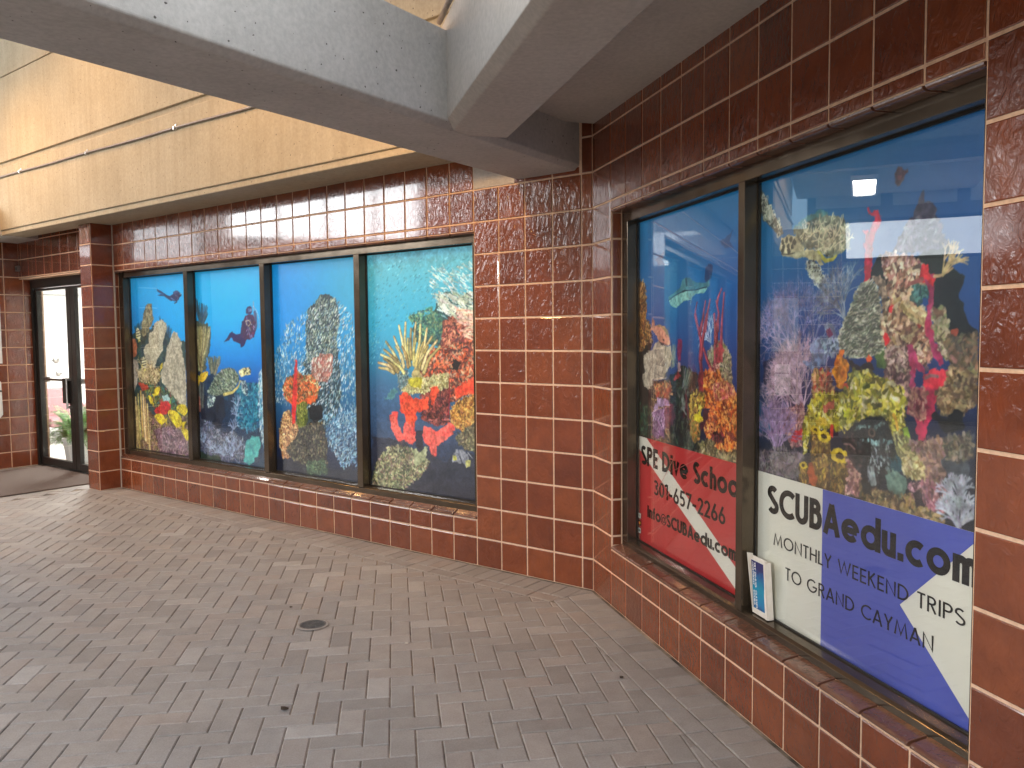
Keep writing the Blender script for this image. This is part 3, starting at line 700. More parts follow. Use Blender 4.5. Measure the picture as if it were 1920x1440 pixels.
# ------------------------------------------------------------------ small things
mb = MB(); mb.box(P1, -10.3, -2.25, -.14, 1.55, .0035, .013)
o = mb.build('door_mat', RUBBERM, bevel=.003); tag(o, 'flat brown entrance mat before the glass door', 'mat')
mb = MB(); a = FL
mb.box(FL, .19/T, .55/T, .004, .0065, 1.264, 2.065); tag(mb.build('notice', WHITEP), 'white notice sheet on the tiled wall left of the door', 'notice')
bx = thing('wall_box', FL(.42/T, .02, .84), 'rounded white box mounted low on the wall left of the door', 'box')
mb = MB(); prof = []
sec = [(.24, .66), (.27, .62), (.36, .605), (.46, .605), (.46, 1.07), (.27, 1.07), (.245, 1.05)]
mb.prism([FL(y/T, .004, z) for y, z in sec], [FL(y/T, .11, z) for y, z in sec]); mb.build('body', WHITEP, bx, bevel=.02)
mb = MB(); mb.box(FL, .25/T, .45/T, .111, .116, .93, .95); mb.build('slot', BLACKM, bx)
sb = thing('door_sensor', P1(UL+.2, -.02, 2.40), 'tiny grey sensor box at the left end of the tiled header', 'sensor')
mb = MB(); mb.box(P1, UL+.02, UL+.4, -.026, .01, 2.365, 2.43); mb.build('case', speck_mat('sensor_grey', (.2, .16, .14), (.26, .21, .19), 30, .5), sb, bevel=.004)
mb = MB(); mb.box(P1, UL+.12, UL+.3, .0105, .013, 2.38, 2.41); mb.build('lens', BLACKM, sb)
# floor drain
dc = Vector((-1.0827, 4.2531, 0)); fd = thing('floor_drain', dc, 'small round slotted iron drain set in the brick paving', 'drain')
mb = MB(); ring = lambda r, z: [dc + Vector((r*math.cos(q*math.pi/20), r*math.sin(q*math.pi/20), z)) for q in range(40)]
R = .073
mb.loops([ring(R+.012, .0035), ring(R+.010, .0065), ring(R, .0075), ring(R-.006, .0045)], cap=False); mb.build('collar', speck_mat('drain_cement', (.24, .22, .20), (.34, .31, .28), 60, .8), fd, smooth=False)
mb = MB(); mb.loops([ring(R-.0005, .0042), ring(R-.002, .0062), ring(R-.011, .0062), ring(R-.011, .0035)], cap=False); mb.build('rim', IRON, fd)
mb = MB(); mb.face(ring(R-.004, .0034)); mb.build('well', mat('drain_dark', (.006, .006, .006), .9), fd)
mb = MB(); da = math.radians(60)
ux, uy = Vector((math.cos(da), math.sin(da), 0)), Vector((-math.sin(da), math.cos(da), 0))
for i in range(-6, 7):
    x = i*.0095; L = math.sqrt(max(0, (R-.008)**2-x*x))
    pts = lambda z: [dc+ux*(x-.0022)-uy*L+Z*z, dc+ux*(x+.0022)-uy*L+Z*z, dc+ux*(x+.0022)+uy*L+Z*z, dc+ux*(x-.0022)+uy*L+Z*z]
    mb.hexa(pts(.0036)+pts(.0058))
pts = lambda z: [dc-ux*(R-.01)-uy*.004+Z*z, dc+ux*(R-.01)-uy*.004+Z*z, dc+ux*(R-.01)+uy*.004+Z*z, dc-ux*(R-.01)+uy*.004+Z*z]
mb.hexa(pts(.00585)+pts(.0066)); mb.build('grate', IRON, fd)
# bits of debris on the paving
DRYL = speck_mat('dry_leaf', (.035, .022, .014), (.07, .045, .025), 60, .8)
PALE = speck_mat('paper_scrap', (.5, .46, .4), (.6, .56, .5), 60, .8)
for (p, s_, m_, lab) in (((-0.9611, 3.2708), 0.020, DRYL, 'small dark dry leaf on the paving below the drain'), ((0.6491, 4.8006), 0.010, PALE, 'tiny pale scrap on the paving nearest the wall corner'), ((-1.2802, 4.5340), 0.010, DRYL, 'tiny dark leaf on the paving just above the drain'), ((0.4823, 3.5500), 0.012, DRYL, 'small dark leaf by the border course of the right wall'), ((-0.5437, 3.9750), 0.010, PALE, 'tiny pale scrap on the paving right of the drain')):
    mb = MB(); rr3 = random.Random(int(p[0]*1000))
    base = [Vector((p[0]+s_*math.cos(q*math.pi/4)*rr3.uniform(.5, 1.1), p[1]+s_*.6*math.sin(q*math.pi/4)*rr3.uniform(.5, 1.1), .004)) for q in range(8)]
    mb.prism(base, [b + Vector((0, 0, rr3.uniform(.004, .014)*s_/.02)) for b in base])
    tag(mb.build('dry_leaf' if m_ is DRYL else 'paper_scrap', m_), lab, 'litter', 'bits of litter on the paving')
# brochure holder with brochures on the right window ledge
bh = thing('brochure_holder', P2(6.6, -.09, ZB2), 'leaning white card brochure holder on the window ledge beside the mullion', 'holder')
FBh = lambda x, y, z: P2(6.28 + x/T, -.119 + y + z*.07, ZB2 + .002 + z)    # tilts outward with height
def holder():
    W, Dp, Hh = .108, .026, .235
    mb = MB()
    mb.box(FBh, 0, W, 0, .003, 0, Hh)                                         # back
    mb.box(FBh, W, W+.003, 0, Dp, 0, Hh)                                      # right side
    mb.hexa([FBh(-.003, 0, .0), FBh(0, 0, 0), FBh(0, Dp, 0), FBh(-.003, Dp, 0), FBh(-.022, 0, Hh+.006), FBh(-.019, 0, Hh+.006), FBh(-.019, Dp, Hh+.012), FBh(-.022, Dp, Hh+.012)])   # sprung left flap
    mb.box(FBh, 0, W, .003, Dp, 0, .003); mb.box(FBh, 0, W, Dp-.003, Dp, .003, .022)
    mb.build('tray', CARD, bh)
    fl = MB(); prof = [(W-.006, .24), (W, .24), (W, .0), (W-.012, .0), (W-.012, .10), (W-.008, .13)]
    fl.prism([FBh(x, Dp+.0005, z) for x, z in prof], [FBh(x, Dp+.003, z) for x, z in prof]); fl.build('side_flap', CARD, bh)
holder()
for i, (lab, y) in enumerate((('blue dive brochure standing at the front of the card holder', .0205), ('white brochure tucked behind the blue one in the card holder', .012))):
    br = thing('brochure', FBh(.05, y, 0), lab, 'brochure', 'brochures in the card holder'); hgt = .226 if i == 0 else .240
    mb = MB(); mb.box(FBh, .004, .100, y, y+.0022, .006, hgt); pg = mb.build('cover', CARD if i else WHITEP, br)
    if i == 0:
        m = mat('brochure_print', (.02, .2, .4), .25); v = obj_coords(m)
        sp = nd(m, 'ShaderNodeSeparateXYZ'); lk(m, v, sp.inputs[0])
        mr = nd(m, 'ShaderNodeMapRange'); lk(m, sp.outputs[2], mr.inputs[0]); mr.inputs[1].default_value = ZB2; mr.inputs[2].default_value = ZB2+.23
        ad = nd(m, 'ShaderNodeMath', operation='ADD'); lk(m, mr.outputs[0], ad.inputs[0])
        nz = noise(m, v, 55, 3); ml = nd(m, 'ShaderNodeMath', operation='MULTIPLY'); lk(m, nz, ml.inputs[0]); ml.inputs[1].default_value = .3; lk(m, ml.outputs[0], ad.inputs[1])
        lk(m, ramp(m, ad.outputs[0], [(.16, (.03, .03, .12)), (.34, (.02, .20, .42)), (.62, (.01, .27, .42)), (.9, (.02, .10, .28)), (1.08, (.03, .03, .13))]), bsdf(m).inputs['Base Color'])
        mb = MB(); mb.box(FBh, .0045, .0995, y+.0024, y+.0030, .008, hgt-.002); mb.build('print', m, br)
        # two lines of lettering running down the left edge
        FV = lambda a, n, z: FBh(z, y + .0031 + n, .222 - a*T)
        for (s_, b0, cp, x0, x1) in (('TRY DIVING', .0245, .0115, .006, .112), ('CLASSES', .0245, .0105, .124, .200), ('NORTHEAST', .011, .0085, .008, .104), ('SCUBA', .011, .0085, .125, .190)):
            mb2 = text_line(lambda a, n, z: FBh(z, y+.0032+n, .224-a*T), s_.replace('V', 'v').replace('T', 'T'), x0, x1, b0, cp, .17, 0, br, m=CARD1)
# ------------------------------------------------------------------ surroundings outside the picture: what the glass and glaze mirror
ob = thing('office_building', P1(-24, 3, 0), 'concrete office block closing the far end of the passage', 'building')
mb = MB(); mb.box(P1, -60, -24, .6, 5.6, 0, 8.0); mb.build('wall', speck_mat('dark_facade', (.10, .11, .13), (.15, .16, .18), 1.5, .5), ob)
for k in range(3):
    mb = MB(); mb.box(P1, -23.98, -23.9, .75+k*1.2, 1.75+k*1.2, 3.75, 4.6); mb.build('window', speck_mat('pale_blind', (.42, .42, .40), (.5, .5, .48), 3, .5), ob)
mb = MB(); mb.box(P1, -23.98, -23.85, 1.22, 5.5, 2.86, 3.48); mb.build('glow_band', emit_mat('glow_band_white', (.86, .94, 1), 0.9), ob)  # glowing strip added for the pale band mirrored in the right window
mb = MB(); mb.box(P1, -24, -23.8, 1.16, 5.56, 3.48, 3.54); mb.box(P1, -24, -23.8, 1.16, 5.56, 2.80, 2.86); mb.box(P1, -24, -23.8, 1.16, 1.22, 2.86, 3.48); mb.build('glow_band_frame', BLACKM, ob)
CR = Vector((-0.80550, 0.59259, 0.00000)); ceiling_light('ceiling_light', Vector((-7.56655, 9.15790, 3.78894)), CR.cross(Z), CR, .30, 1.5, 'twin panel ceiling light over the passage beyond the left wall', 14, (1, .97, .92), 2)
mb = MB(); mb.box(P1, -23.9, -12.5, .42, 3.2, 3.95, 4.15); tag(mb.build('concrete_soffit', CONCS), 'flat soffit over the passage left of the picture', 'soffit')
fb = thing('opposite_building', P1(0, 27, 0), 'long low building across the open court', 'building')
mb = MB(); mb.box(P1, -110, 80, 26, 34, 0, 6.2); mb.build('wall', speck_mat('opposite_facade', (.16, .15, .14), (.22, .20, .19), .8, .7), fb)
mb = MB(); mb.box(P1, -110, 80, 25.9, 25.99, 1.0, 2.4); mb.build('window', BLACKM, fb)
gb = thing('added_building', Vector((-12, 5, 0)), 'building added left of the court to carry glowing panels for tile highlights', 'building')
FG = lambda x, y, z: Vector((x, y, z))
mb = MB(); mb.box(lambda u, n, z: Vector((u, n, z)), -14, -10.4, .5, 8.2, 0, 6.6); mb.build('wall', speck_mat('added_facade', (.13, .125, .12), (.18, .17, .165), 1.2, .6), gb)
for k in range(4):
    y0 = 4.25 + k*.86
    mb = MB(); mb.box(FG, -10.39, -10.33, y0, y0+.78, 3.35, 5.25); w_ = mb.build('glow_panel', emit_mat('glow_panel', (.93, .97, 1.0), 4.5), gb)  # glowing panel added to put white highlights on the upper tiles
    mb = MB()
    for (ya, yb, za, zb) in ((y0-.04, y0, 3.31, 5.29), (y0+.78, y0+.82, 3.31, 5.29), (y0, y0+.78, 3.31, 3.35), (y0, y0+.78, 5.25, 5.29)): mb.box(FG, -10.4, -10.28, ya, yb, za, zb)
    mb.build('window_frame', BLACKM, gb)
rf = MB(); rf.box(P1, -24, 27, -.3, 2.0, 5.75, 6.1); tag(rf.build('shade_roof', CONCS), 'unseen high roof added to hold sky light back from the court', 'roof')  # unseen roof, added to block sky light along the long wall
mb = MB(); mb.box(P1, 3, 46, 4.6, 4.95, 2.45, 6.1); mb.box(P1, 31.2, 31.8, 2.0, 4.6, 6.05, 6.3); tag(mb.build('concrete_wall', CONC), 'unseen upper wall added over the open side to shade the high tiles', 'concrete wall')  # unseen wall, added to keep light from behind off the upper tiles
def pendant(c, top, label, colr):
    t = thing('pendant_lamp', c, label, 'lamp', 'pendant lamps over the court')
    rg = lambda r, z: [c + Vector((r*math.cos(q*math.pi/12), r*math.sin(q*math.pi/12), z)) for q in range(24)]
    mb = MB(); mb.loops([rg(.17, .03), rg(.16, .10), rg(.05, .16), rg(.03, .17)], cap=False); mb.build('shade', BLACKM, t)
    mb = MB(); mb.tube([c + Z*.16, Vector((c.x, c.y, top))], .012, 8); mb.build('rod', BLACKM, t)
    mb = MB(); mb.loops([rg(.06, .09), rg(.07, .065), rg(.05, .04), rg(.01, .032)]); mb.build('bulb', emit_mat('warm_bulb', colr, 12), t)
WARM = (1, .55, .20)
def aim(a, b): return (b - a).to_track_quat('-Z', 'Y').to_euler()
for (u, n, z, top, W, kind, colr, lab) in ((3, 1.6, 5.1, 5.74, 14, 'AREA', WARM, 'warm pendant lamp hung highest over the court'), (-5, 1.8, 4.1, 5.75, 42, 'SPOT', WARM, 'warm pendant lamp nearest the entrance door'), (16, 1.8, 4.1, 5.75, 36, 'SPOT', WARM, 'warm pendant lamp in front of the yellow lit wall'), (23.6, 1.6, 3.2, 5.75, 22, 'SPOT', WARM, 'warm pendant lamp hanging low behind the pitted beam'), (5, 1.8, 4.1, 5.75, 8, 'SPOT', WARM, 'warm pendant lamp over the second mural pane'), (31.5, 2.76, 3.4, 6.05, 12.5, 'POINT', (.84, .93, 1), 'added white lamp, out of view, lighting the faces of the two concrete beams')):  # the white lamp is added, unseen, to brighten the beam faces
    pendant(P1(u, n, z), top, lab, colr)
    l = lamp_light('pendant_lamp_light', P1(u, n, z), W, colr, .25 if kind == 'AREA' else .10, kind=kind)
    if kind == 'SPOT': l.data.spot_size = math.radians(140); l.data.spot_blend = 1; l.rotation_euler = aim(P1(u, n, z), P1(u, .1, 2.35))
def globe(c, W, col, label):  # unseen fill lamps added behind the camera to brighten the walls
    t = thing('fill_globe', Vector((c.x, c.y, 0)), label, 'lamp', 'added fill lamps out of view')
    mb = MB(); mb.tube([Vector((c.x, c.y, -.02)), c - Z*.25], .045, 10); mb.build('post', BLACKM, t)
    bm = bmesh.new(); bmesh.ops.create_icosphere(bm, subdivisions=3, radius=.25, matrix=Matrix.Translation(c)); me = bpy.data.meshes.new('globe'); bm.to_mesh(me); bm.free()
    me.materials.append(emit_mat('globe_glow', col, 8)); o = bpy.data.objects.new('globe', me); COL.objects.link(o); attach(o, t); o.visible_shadow = True
    l = lamp_light('fill_globe_light', c + Z*.45, W, col, .25, kind='POINT')
for (u, n, z, W, lab) in ((30, 6, 2.4, 260, 'added globe fill lamp farther out in the unseen court'), (20, 3.1, 4.2, 6, 'added tall globe fill lamp nearest the right wall')): globe(P2(u, n, z), W, (1, .96, .9), lab)

dl = thing('downlight', P2(12.2, .82, 2.5), 'small warm downlight under the right hand concrete beam', 'lamp')
c = P2(12.2, .82, 2.5); rg = lambda r, z: [c + Vector((r*math.cos(q*math.pi/12), r*math.sin(q*math.pi/12), z)) for q in range(24)]
mb = MB(); mb.loops([rg(.075, .026), rg(.075, .0), rg(.06, .0), rg(.058, .02)], cap=False); mb.build('trim', STEEL, dl)
mb = MB(); mb.loops([rg(.055, .012), rg(.055, .018)]); mb.build('lens', emit_mat('downlight_lens', (1, .66, .36), 12), dl)
l = lamp_light('downlight_light', c, 6, WARM, .05, kind='SPOT'); l.data.spot_size = math.radians(120); l.data.spot_blend = .7; l.rotation_euler = (0, 0, 0)
# ------------------------------------------------------------------ printed reef murals: painted as coloured cells of each print sheet
class Print:
    def __init__(s, w, h, ppx, ppy, seed):
        s.w, s.h = w, h; s.nx, s.ny = int(w*ppx), int(h*ppy); s.rng = np.random.default_rng(seed)
        s.px = max(w/s.nx, h/s.ny); s.dx, s.dy = w/s.nx, h/s.ny
        s.X, s.Y = np.meshgrid((np.arange(s.nx)+.5)*s.dx, (np.arange(s.ny)+.5)*s.dy)
        s.C = np.zeros((s.ny, s.nx, 3), np.float32); s.N = {}
    def noise(s, scale, oct=3, seed=0):
        k = (scale, oct, seed)
        if k in s.N: return s.N[k]
        out = np.zeros((s.ny, s.nx), np.float32); amp, tot = 1., 0.
        rg = np.random.default_rng(seed*97+int(scale*1e4))
        for o in range(oct):
            c = scale/2**o; gx, gy = int(s.w/c)+3, int(s.h/c)+3
            G = rg.random((gy, gx)).astype(np.float32)
            fx, fy = s.X/c, s.Y/c; ix, iy = fx.astype(int), fy.astype(int); tx, ty = fx-ix, fy-iy
            tx = tx*tx*(3-2*tx); ty = ty*ty*(3-2*ty)
            out += amp*((G[iy, ix]*(1-tx)+G[iy, ix+1]*tx)*(1-ty)+(G[iy+1, ix]*(1-tx)+G[iy+1, ix+1]*tx)*ty)
            tot += amp; amp *= .6
        out = np.clip((out/tot-.5)*1.9+.5, 0, 1); s.N[k] = out; return out
    def pal(s, v, cols):
        cols = np.array(cols, np.float32); n = len(cols)-1
        f = np.clip(v, 0, .9999)*n; i = f.astype(int); t = (f-i)[..., None]
        return cols[i]*(1-t)+cols[np.minimum(i+1, n)]*t
    def vgrad(s, stops):
        t = s.Y/s.h; ys = [a for a, _ in stops]; cs = np.array([c for _, c in stops], np.float32)
        s.C = np.stack([np.interp(t, ys, cs[:, k]) for k in range(3)], -1).astype(np.float32)
    def glow(s, p, r, col, a):
        d = ((s.X-p[0])**2+(s.Y-p[1])**2)/r**2; m = (a*np.exp(-d))[..., None]; s.C = s.C*(1-m)+np.array(col, np.float32)*m
    def win(s, x0, x1, y0, y1):
        i0, i1 = max(0, int(x0/s.dx)-2), min(s.nx, int(x1/s.dx)+3); j0, j1 = max(0, int(y0/s.dy)-2), min(s.ny, int(y1/s.dy)+3)
        return (slice(j0, j1), slice(i0, i1)) if i1 > i0 and j1 > j0 else None
    def put(s, sl, m, col):
        m = m[..., None]; s.C[sl] = s.C[sl]*(1-m)+np.asarray(col, np.float32)*m
    def mask(s, poly, rough=.008, rs=.03, soft=None):
        p = np.array(poly); sl = s.win(p[:, 0].min()-rough, p[:, 0].max()+rough, p[:, 1].min()-rough, p[:, 1].max()+rough)
        if sl is None: return None, None
        X, Y = s.X[sl], s.Y[sl]
        if rough:
            X = X+(s.noise(rs, 3, 3)[sl]-.5)*2*rough; Y = Y+(s.noise(rs, 3, 4)[sl]-.5)*2*rough
        ins = np.zeros(X.shape, bool); d = np.full(X.shape, 1e9)
        for a, b in zip(p, np.roll(p, -1, 0)):
            ex, ey = b-a
            if abs(ey) > 1e-9: ins ^= ((a[1] > Y) != (b[1] > Y)) & (X < ex*(Y-a[1])/ey+a[0])
            t = np.clip(((X-a[0])*ex+(Y-a[1])*ey)/(ex*ex+ey*ey+1e-12), 0, 1)
            d = np.minimum(d, np.hypot(X-a[0]-t*ex, Y-a[1]-t*ey))
        sd = np.where(ins, -d, d); return sl, np.clip(.5-sd/(soft or s.px*1.1), 0, 1)
    def fill(s, poly, cols, rough=.008, scale=.03, seed=1, a=1., soft=None, oct=4, shade=.0):
        sl, m = s.mask(poly, rough, max(.012, rough*3), soft)
        if sl is None: return
        cols = cols if isinstance(cols[0], (list, tuple)) else [cols, cols]
        c = s.pal(s.noise(scale, oct, seed)[sl], cols)
        if shade:
            f = 1+shade*(s.noise(scale*.35, 2, seed+5)[sl]-.5)*2; c = c*f[..., None]
        s.put(sl, m*a, np.clip(c, 0, 255))
    def stroke(s, pts, w0, w1, col, a=1.):
        n = len(pts)-1
        for i in range(n):
            p, q = pts[i], pts[i+1]; wa = w0+(w1-w0)*i/n; wb = w0+(w1-w0)*(i+1)/n; mw = max(wa, wb)
            sl = s.win(min(p[0], q[0])-mw, max(p[0], q[0])+mw, min(p[1], q[1])-mw, max(p[1], q[1])+mw)
            if sl is None: continue
            X, Y = s.X[sl], s.Y[sl]; ex, ey = q[0]-p[0], q[1]-p[1]
            t = np.clip(((X-p[0])*ex+(Y-p[1])*ey)/(ex*ex+ey*ey+1e-12), 0, 1)
            d = np.hypot((X-p[0]-t*ex), (Y-p[1]-t*ey)); w = wa+(wb-wa)*t
            m = np.clip(.5+(w/2-d)/s.px, 0, 1)*np.minimum(1, .35+.65*w/s.px); s.put(sl, m*a, col)
    def jit(s, col, k=14): return np.clip(np.array(col)+s.rng.normal(0, k)+s.rng.normal(0, k*.4, 3), 0, 255)
    def branch(s, p, ang, L, w, col, depth=4, spread=.5, ratio=.78, k=2, curl=.12, a=1.):
        r = s.rng; pts = [p]; x, y = p; an = ang
        for i in range(4):
            an += r.normal(0, curl); x += math.cos(an)*L/4; y -= math.sin(an)*L/4; pts.append((x, y))
        s.stroke(pts, w, w*.8, s.jit(col, 9), a)
        if depth > 0:
            for j in range(k):
                s.branch((x, y), an+spread*((j/(k-1)-.5)*2 if k > 1 else 0)*r.uniform(.5, 1.2)+r.normal(0, .12), L*ratio*r.uniform(.75, 1.15), w*.8, col, depth-1, spread, ratio, k, curl, a)
    def plume(s, base, tips, n, w, cols, bend=.15, a=1.):      # bundle of rods from a base towards a line of tips
        r = s.rng
        for i in range(n):
            t = r.random(); tx = tips[0][0]+(tips[1][0]-tips[0][0])*t+r.normal(0, .008); ty = tips[0][1]+(tips[1][1]-tips[0][1])*t+abs(r.normal(0, .035))
            bx, by = base[0]+r.normal(0, .015), base[1]+r.normal(0, .015); mx = bx*.5+tx*.5+(tx-bx)*bend; my = by*.5+ty*.5
            pts = [((1-u)**2*bx+2*u*(1-u)*mx+u*u*tx, (1-u)**2*by+2*u*(1-u)*my+u*u*ty) for u in (0, .25, .5, .75, 1)]
            s.stroke(pts, w, w*.55, s.jit(cols[r.integers(len(cols))], 12), a)
    def dabs(s, poly, n, size, cols, ang=None, elong=2., a=1.):  # many short dabs inside an outline
        r = s.rng; p = np.array(poly); x0, y0 = p.min(0); x1, y1 = p.max(0)
        xs, ys = r.uniform(x0, x1, n*3), r.uniform(y0, y1, n*3); ins = np.zeros(n*3, bool)
        for q, b in zip(p, np.roll(p, -1, 0)):
            ey = b[1]-q[1]
            if abs(ey) > 1e-9: ins ^= ((q[1] > ys) != (b[1] > ys)) & (xs < (b[0]-q[0])*(ys-q[1])/ey+q[0])
        for x, y in list(zip(xs[ins], ys[ins]))[:n]:
            an = r.uniform(0, 6.28) if ang is None else (ang(x, y) if callable(ang) else ang)+r.normal(0, .25)
            L = size*r.uniform(.5, 1.4); dx, dy = math.cos(an)*L*elong/2, -math.sin(an)*L*elong/2
            k = r.normal(0, L*.3)
            s.stroke([(x-dx, y-dy), (x+dy*.2*k/L, y-dx*.2*k/L), (x+dx, y+dy)], L, L*.55, s.jit(cols[r.integers(len(cols))], 12), a*r.uniform(.6, 1))
    def reef(s, poly, cols, dcols, n, size, rough=.014, scale=.04, seed=1, elong=1.6, shade=.25):
        s.fill(poly, cols, rough, scale, seed, shade=shade); s.dabs(poly, n, size, dcols, None, elong)
    def fish(s, p, L, ang, col, fin=None, stripes=None, hgt=.42):
        c, sn = math.cos(ang), math.sin(ang)
        tr = lambda a, b: (p[0]+a*L*c-b*L*sn, p[1]-(a*L*sn+b*L*c))
        body = [tr(.5*math.cos(t), hgt*.5*math.sin(t)*(1-.25*math.cos(t))) for t in np.linspace(0, 2*math.pi, 18)[:-1]]
        s.fill([tr(-.42, 0), tr(-.75, .22), tr(-.66, 0), tr(-.75, -.22)], fin or col, 0, .03); s.fill(body, col, 0, .03, shade=.12)
        s.fill([tr(.1, hgt*.45), tr(-.25, hgt*.62), tr(-.35, hgt*.3)], fin or col, 0, .03)
        if stripes:
            for q in (-.2, .02, .24): s.stroke([tr(q, hgt*.42), tr(q-.05, -hgt*.42)], L*.08, L*.07, stripes)
        s.stroke([tr(.34, .05), tr(.36, .05)], L*.06, L*.06, (25, 25, 30))
    def finish(s):                                             # fine tonal texture of the photographed reef, little in open water
        C = s.C; warm = np.clip((C[..., 0]*1.15+C[..., 1]*.35-C[..., 2]*.9)/70+.35, .0, 1)
        t = (s.noise(.016, 3, 61)-.5)*.75+(s.noise(.05, 3, 62)-.5)*.6
        f = 1+t*np.where(C[..., 2] > C[..., 0]*2.2, .04, .10+.34*warm)
        s.C = np.clip(128+(C*f[..., None]-128)*1.08-4, 0, 255)
    def sheet(s, F, u0, z1, n, name, label, gain):
        nx, ny = s.nx+1, s.ny+1
        gx, gy = np.meshgrid(np.linspace(0, s.w, nx), np.linspace(0, s.h, ny))
        o = np.array(F(u0, n, z1)); ax = (np.array(F(u0+1, n, z1))-o)/T
        V = o[None, None]+gx[..., None]*ax; V[..., 2] -= gy
        V2 = np.array([F(u0, n-.003, z1), F(u0+s.w/T, n-.003, z1), F(u0+s.w/T, n-.003, z1-s.h), F(u0, n-.003, z1-s.h)])
        V = np.concatenate([V.reshape(-1, 3), V2])
        idx = np.arange(nx*ny).reshape(ny, nx)
        Fq = np.stack([idx[1:, :-1], idx[1:, 1:], idx[:-1, 1:], idx[:-1, :-1]], -1).reshape(-1, 4)
        b = nx*ny; c4 = [idx[0, 0], idx[0, -1], idx[-1, -1], idx[-1, 0]]
        ex = [[b, b+1, b+2, b+3]] + [[c4[i], c4[(i+1) % 4], b+(i+1) % 4, b+i] for i in range(4)]
        Fq = np.concatenate([Fq, np.array(ex)])
        me = bpy.data.meshes.new(name); me.vertices.add(len(V)); me.vertices.foreach_set('co', V.astype(np.float32).ravel())
        nf = len(Fq); me.loops.add(nf*4); me.loops.foreach_set('vertex_index', Fq.astype(np.int32).ravel())
        me.polygons.add(nf); me.polygons.foreach_set('loop_start', np.arange(0, nf*4, 4, dtype=np.int32)); me.polygons.foreach_set('loop_total', np.full(nf, 4, np.int32)); me.update()
        C = np.clip(s.C, 0, 255)/255; C = np.where(C <= .04045, C/12.92, ((C+.055)/1.055)**2.4)*np.array(gain)
        cp = np.pad(C, ((1, 1), (1, 1), (0, 0)), mode='edge'); vc = (cp[:-1, :-1]+cp[1:, :-1]+cp[:-1, 1:]+cp[1:, 1:])/4
        at = me.color_attributes.new('ink', 'FLOAT_COLOR', 'POINT')
        rgba = np.ones((len(V), 4), np.float32); rgba[:nx*ny, :3] = vc.reshape(-1, 3); rgba[nx*ny:, :3] = .5
        at.data.foreach_set('color', rgba.ravel())
        me.materials.append(INK); o = bpy.data.objects.new(name, me); COL.objects.link(o)
        return tag(o, label, 'mural', 'reef photograph murals in the shop windows')
INK = mat('printed_film', (.5, .5, .5), .45)
_a = nd(INK, 'ShaderNodeAttribute'); _a.attribute_name = 'ink'; lk(INK, _a.outputs['Color'], bsdf(INK).inputs['Base Color']); lk(INK, _a.outputs['Color'], bsdf(INK).inputs['Emission Color']); bsdf(INK).inputs['Emission Strength'].default_value = 0.095   # print colour also emits, put in for shop light through the film
lk(INK, bump(INK, noise(INK, obj_coords(INK), 220, 2), .03, .0004), bsdf(INK).inputs['Normal'])
W_1 = [(b-a)*T for a, b in panes1]; H_1 = ZT1-ZB1
